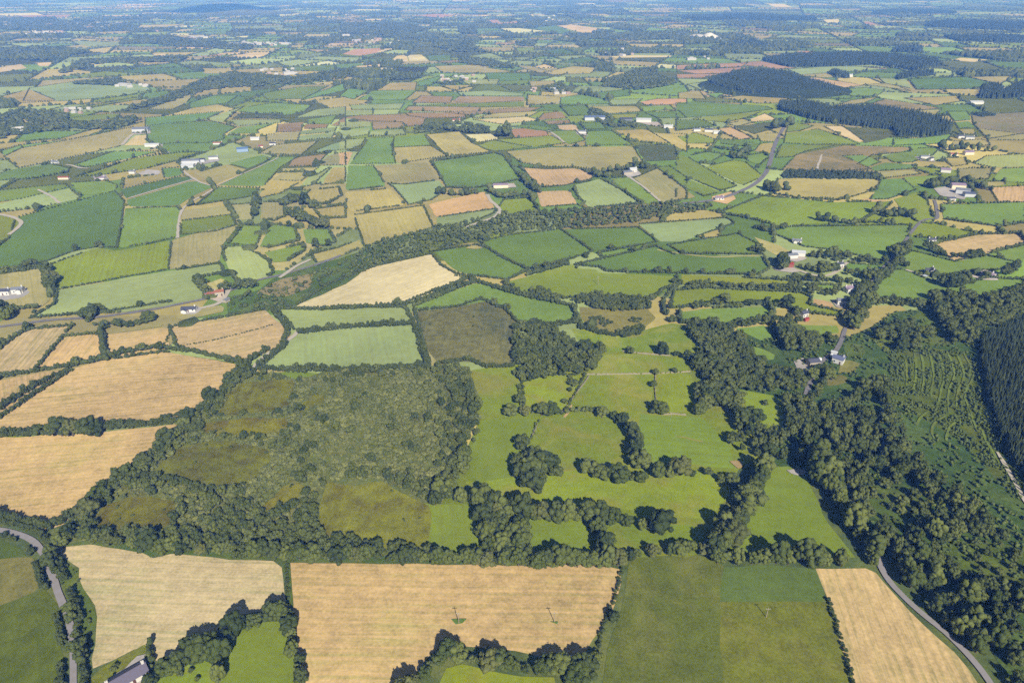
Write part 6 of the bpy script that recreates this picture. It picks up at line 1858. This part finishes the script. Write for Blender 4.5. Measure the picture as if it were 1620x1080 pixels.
CLUST = [ # photo box, how many, big share, words
 (78, 37, 192, 45, 46, .1, 'in the long row of the distant town'), (40, 50, 102, 58, 30, .1, 'in the lower part of the distant town'), (0, 36, 20, 42, 10, .1, 'at the left end of the distant town'),
 (220, 47, 252, 51, 9, .8, 'in the row of big white sheds beyond the town'), (293, 59, 325, 64, 10, .5, 'in the white estate on the left plain'), (365, 67, 462, 73, 34, .2, 'in the village along the plain'),
 (180, 10, 260, 32, 22, .1, 'on the plain beyond the town'), (560, 62, 640, 70, 12, .2, 'in the hamlet above the pale stubbles'), (535, 48, 590, 58, 10, .1, 'by the dark wood of the middle plain'),
 (180, 130, 235, 142, 8, .2, 'in the trees of the left valley'), (100, 172, 150, 180, 8, .1, 'by the wooded left valley'), (0, 205, 40, 212, 6, .1, 'at the left valley edge'),
 (405, 110, 470, 124, 12, .1, 'in the wooded village of the plain'), (690, 120, 760, 132, 14, .1, 'in the scattered hamlet of the middle plain'), (840, 138, 900, 150, 10, .1, 'by the dark wood of the middle plain'),
 (960, 78, 1000, 90, 7, .6, 'at the grey farm on the plain'), (820, 24, 880, 38, 10, .1, 'in the distant hamlet right of centre'), (1090, 90, 1130, 98, 4, .3, 'beside the reddish fields'),
 (1230, 60, 1420, 84, 10, .1, 'on the right plain'), (1520, 40, 1600, 90, 6, .2, 'on the far right plain'), (600, 20, 800, 90, 14, .1, 'scattered on the middle plain'), (1000, 30, 1200, 60, 10, .1, 'scattered beyond the quarry')]
cr_ = np.random.default_rng(77)
n_far = 0
for (xa, ya, xb, yb, n, bigs, words_) in CLUST:
    for k in range(n):
        if n_far >= 262: break
        px, py = cr_.uniform(xa, xb), cr_.uniform(ya, yb)
        x, y = P(px, py)
        b = cr_.random() < bigs
        o = link('distant_house', FARH[3] if b else FARH[cr_.integers(3)], None, (x, y, 0), math.radians(cr_.normal(0, 25)))
        sc = .62 + math.hypot(x, y) / 14000
        o.scale = (sc, sc, sc)
        o.color = alb((205, 202, 198) if cr_.random() < .75 else (190, 165, 148), 1.0)
        kind_ = 'big pale shed' if b else 'tiny pale house'
        tag(o, f"{kind_} {words_}", 'house', f"{kind_}s {words_}")
        n_far += 1

# ------------------------------------------------------------------ dry stone walls, posts, cars
def stone_wall(label, s, tile='R', h=1.0, w=.42):
    p = resample(world(tpts(tile, s)), 1.1)
    r = np.random.default_rng(len(p))
    bm = bmesh.new()
    for i in range(len(p) - 1):
        if r.random() < .10: continue
        c = (p[i] + p[i + 1]) / 2; d = p[i + 1] - p[i]; a = math.atan2(d[1], d[0]); L = math.hypot(*d) * .54
        hh = h * r.uniform(.7, 1.1); ww = w * r.uniform(.42, .6)
        vs = []
        for z, k in ((0, 1.25), (hh, .85)):
            for sx, sy in ((-1, -1), (1, -1), (1, 1), (-1, 1)):
                lx, ly = sx * L + r.normal(0, .05), sy * ww * k + r.normal(0, .05)
                vs.append(bm.verts.new((c[0] + lx * math.cos(a) - ly * math.sin(a), c[1] + lx * math.sin(a) + ly * math.cos(a), z + .05 + (r.normal(0, .08) if z else -.1))))
        for f in ((4, 5, 6, 7), (0, 1, 5, 4), (1, 2, 6, 5), (2, 3, 7, 6), (3, 0, 4, 7)):
            bm.faces.new([vs[q] for q in f])
    bmesh.ops.recalc_face_normals(bm, faces=bm.faces)
    o = done('stone_wall', bm, M_STONE)
    tag(o, label, 'stone wall', 'dry stone walls between the paddocks')
stone_wall('pale dry stone wall across the top of the upper paddocks', "925,592 945,593 980,592 1010,592 1036,591 1065,590 1092,588")
stone_wall('slanting dry stone wall down the upper paddock', "932,595 926,604 915,618 905,632 897,643 890,652")
stone_wall('short dry stone wall down to the paired paddock trees', "1037,593 1036,605 1036,618 1038,635 1042,648")
stone_wall('dry stone wall beside the upper paddock trees', "985,556 1010,559 1035,561 1060,563")
stone_wall('low stone wall right of the paired paddock trees', "1048,656 1066,655 1085,657")
stone_wall('short stone bank below the slanting wall', "850,672 846,682 841,692")

def pole(label, px, py, h=7.5):
    x, y = P(px, py)
    e = link('utility_pole', None, None, (x, y, 0)); tag(e, label, 'pole', 'posts standing in the fields')
    bm = bmesh.new(); bmesh.ops.create_cone(bm, cap_ends=True, segments=10, radius1=.17, radius2=.11, depth=h + 1)
    bmesh.ops.translate(bm, verts=bm.verts, vec=(0, 0, (h + 1) / 2)); done('shaft', bm, M_WOOD, e)
    bm = bmesh.new(); box(bm, -.9, .9, -.16, -.06, h + .4, h + .54); done('crossarm', bm, M_WOOD, e)
    for q in (-.75, 0, .75):
        bm = bmesh.new(); bmesh.ops.create_cone(bm, cap_ends=True, segments=8, radius1=.07, radius2=.05, depth=.25)
        bmesh.ops.translate(bm, verts=bm.verts, vec=(q, -.11, h + .67)); done('insulator', bm, M_WALL, e, (210, 215, 220))
pole('thin post standing in the larger green patch of the stubble', 726, 986, 5.5)
pole('thin post standing in the smaller green patch of the stubble', 877, 984, 5.0)
pole('thin post standing in the olive-green meadow', 1212, 976, 4.5)
pole('thin pale post standing in the yellow-green field', 946, 451, 7.0)

M_CAR = plain_material("car_paint", (0.75, 0.75, 0.76, 1), 0.35, 0.05, 2.0, .5, attrcol=True)
M_TYRE = plain_material("tyre", (0.02, 0.02, 0.02, 1), 0.8, 0.2)
def car(label, px, py, rot, color, van=False):
    x, y = P(px, py)
    e = link('parked_van' if van else 'parked_car', None, None, (x, y, RZ + .16), math.radians(rot)); tag(e, label, 'van' if van else 'car')
    def prof(pts_, w, taper=0):
        bm = bmesh.new()
        a = [bm.verts.new((px_, -w, pz)) for px_, pz in pts_]; b = [bm.verts.new((px_, w, pz)) for px_, pz in pts_]
        bm.faces.new(a); bm.faces.new(b[::-1])
        for i in range(len(a)):
            j = (i + 1) % len(a); bm.faces.new((a[i], b[i], b[j], a[j]))
        bmesh.ops.recalc_face_normals(bm, faces=bm.faces)
        return bm
    if van:
        body = prof([(-2.5, .35), (2.3, .35), (2.45, .8), (2.3, 1.15), (1.7, 1.3), (1.1, 2.1), (-2.4, 2.15), (-2.5, 1.9)], .95)
        glass = prof([(1.66, 1.33), (1.14, 2.02), (.5, 2.02), (.5, 1.33)], .965)
    else:
        body = prof([(-2.1, .3), (2.1, .3), (2.15, .65), (1.9, .85), (.9, .95), (.3, 1.42), (-1.2, 1.45), (-1.8, .98), (-2.12, .9)], .86)
        glass = prof([(.8, .98), (.28, 1.36), (-1.15, 1.38), (-1.62, .99)], .875)
    done('body', body, M_CAR, e, color); done('window', glass, M_GLASS, e)
    for sx in (-1.35, 1.35):
        for sy in (-.82, .82):
            bm = bmesh.new(); bmesh.ops.create_cone(bm, cap_ends=True, segments=12, radius1=.33, radius2=.33, depth=.22)
            bmesh.ops.rotate(bm, verts=bm.verts, matrix=__import__('mathutils').Matrix.Rotation(math.pi / 2, 3, 'X'))
            bmesh.ops.translate(bm, verts=bm.verts, vec=(sx, sy, .33)); done('wheel', bm, M_TYRE, e)
car('white van parked above the blue-grey farmhouse', 1318, 565, 30, (240, 240, 240), True)
car('white car parked beside the shed in the wood yard', 1297, 570, 70, (235, 235, 235))
car('white car on the road below the hamlet', 1339, 514, 80, (235, 235, 235))
car('pale car parked in the gravel yard of the house on pasture', 1463, 438, 10, (200, 205, 215))
car('white car in the sandy yard at the far right', 1572, 439, -20, (240, 240, 240))
car('silver car beside the long grey-roofed house', 203, 1074, 40, (190, 192, 198))

# ------------------------------------------------------------------ far hills and the white quarry
def mound(name, cx, cy, rx, ry, h, col, label, seed, n=36, mat=None):
    V, F = [], []
    r = np.random.default_rng(seed)
    for j in range(n + 1):
        for i in range(n + 1):
            u, v = i / n * 2 - 1, j / n * 2 - 1
            d = min(1, math.hypot(u, v))
            z = (math.cos(d * math.pi) * .5 + .5) * h * (1 + .25 * (vnoise(u * 2.5 + seed, v * 2.5) - .5))
            V.append((cx + u * rx, cy + v * ry, float(z) - .4))
    for j in range(n):
        for i in range(n):
            a = j * (n + 1) + i
            F.append((a, a + 1, a + n + 2, a + n + 1))
    o = link(name, mesh_from(name, V, F, M_FIELD, smooth=True))
    fit_field(o, 'K', 0, seed); o.color = alb(col); o['alt_colour'] = list(alb(np.array(col) * .8))
    o['patch_scale'] = .004; o['patchiness'] = .9
    tag(o, label=label, kind='structure')
def at_far(px, py): return P(px, py)
x, y = P(352, 16); mound('hill', x, y, 520, 700, 52, (62, 80, 50), 'dark wooded hill on the left horizon', 3)
x, y = P(392, 21); mound('hill', x, y, 420, 500, 26, (128, 134, 90), 'pale grassy hill beside the dark one', 4)
x, y = P(1222, 139); mound('hill', x, y, 210, 200, 14, (70, 84, 50), 'low hill under the conifers', 5)
for k, (px, py, rx, ry, h) in enumerate(((1085, 62, 70, 60, 9), (1102, 60, 80, 80, 16), (1122, 60, 70, 70, 20), (1134, 60, 40, 60, 12), (1112, 63, 90, 40, 8))):
    x, y = P(px, py); mound('quarry_terrain', x, y, rx, ry, h, (232, 226, 216), 'white quarry heaps on the plain', 20 + k, 16)

# ------------------------------------------------------------------ the air: even haze in one closed box round camera and land
m = bpy.data.materials.new("haze_air"); m.use_nodes = True
t = m.node_tree; t.nodes.clear()
out = t.nodes.new("ShaderNodeOutputMaterial")
pv = t.nodes.new("ShaderNodeVolumePrincipled")
pv.inputs["Color"].default_value = (0.11, 0.31, 1.0, 1)
pv.inputs["Density"].default_value = 0.00015
pv.inputs["Absorption Color"].default_value = (1, 1, 1, 1)
pv.inputs["Anisotropy"].default_value = -0.22
t.links.new(pv.outputs[0], out.inputs["Volume"])
bm = bmesh.new()
box(bm, -21500, 21500, -700, 21500, -1.8, 238.0)
bmesh.ops.recalc_face_normals(bm, faces=bm.faces)
o = done('haze', bm, m)
tag(o, 'thin blue summer haze over the plain', kind='stuff')
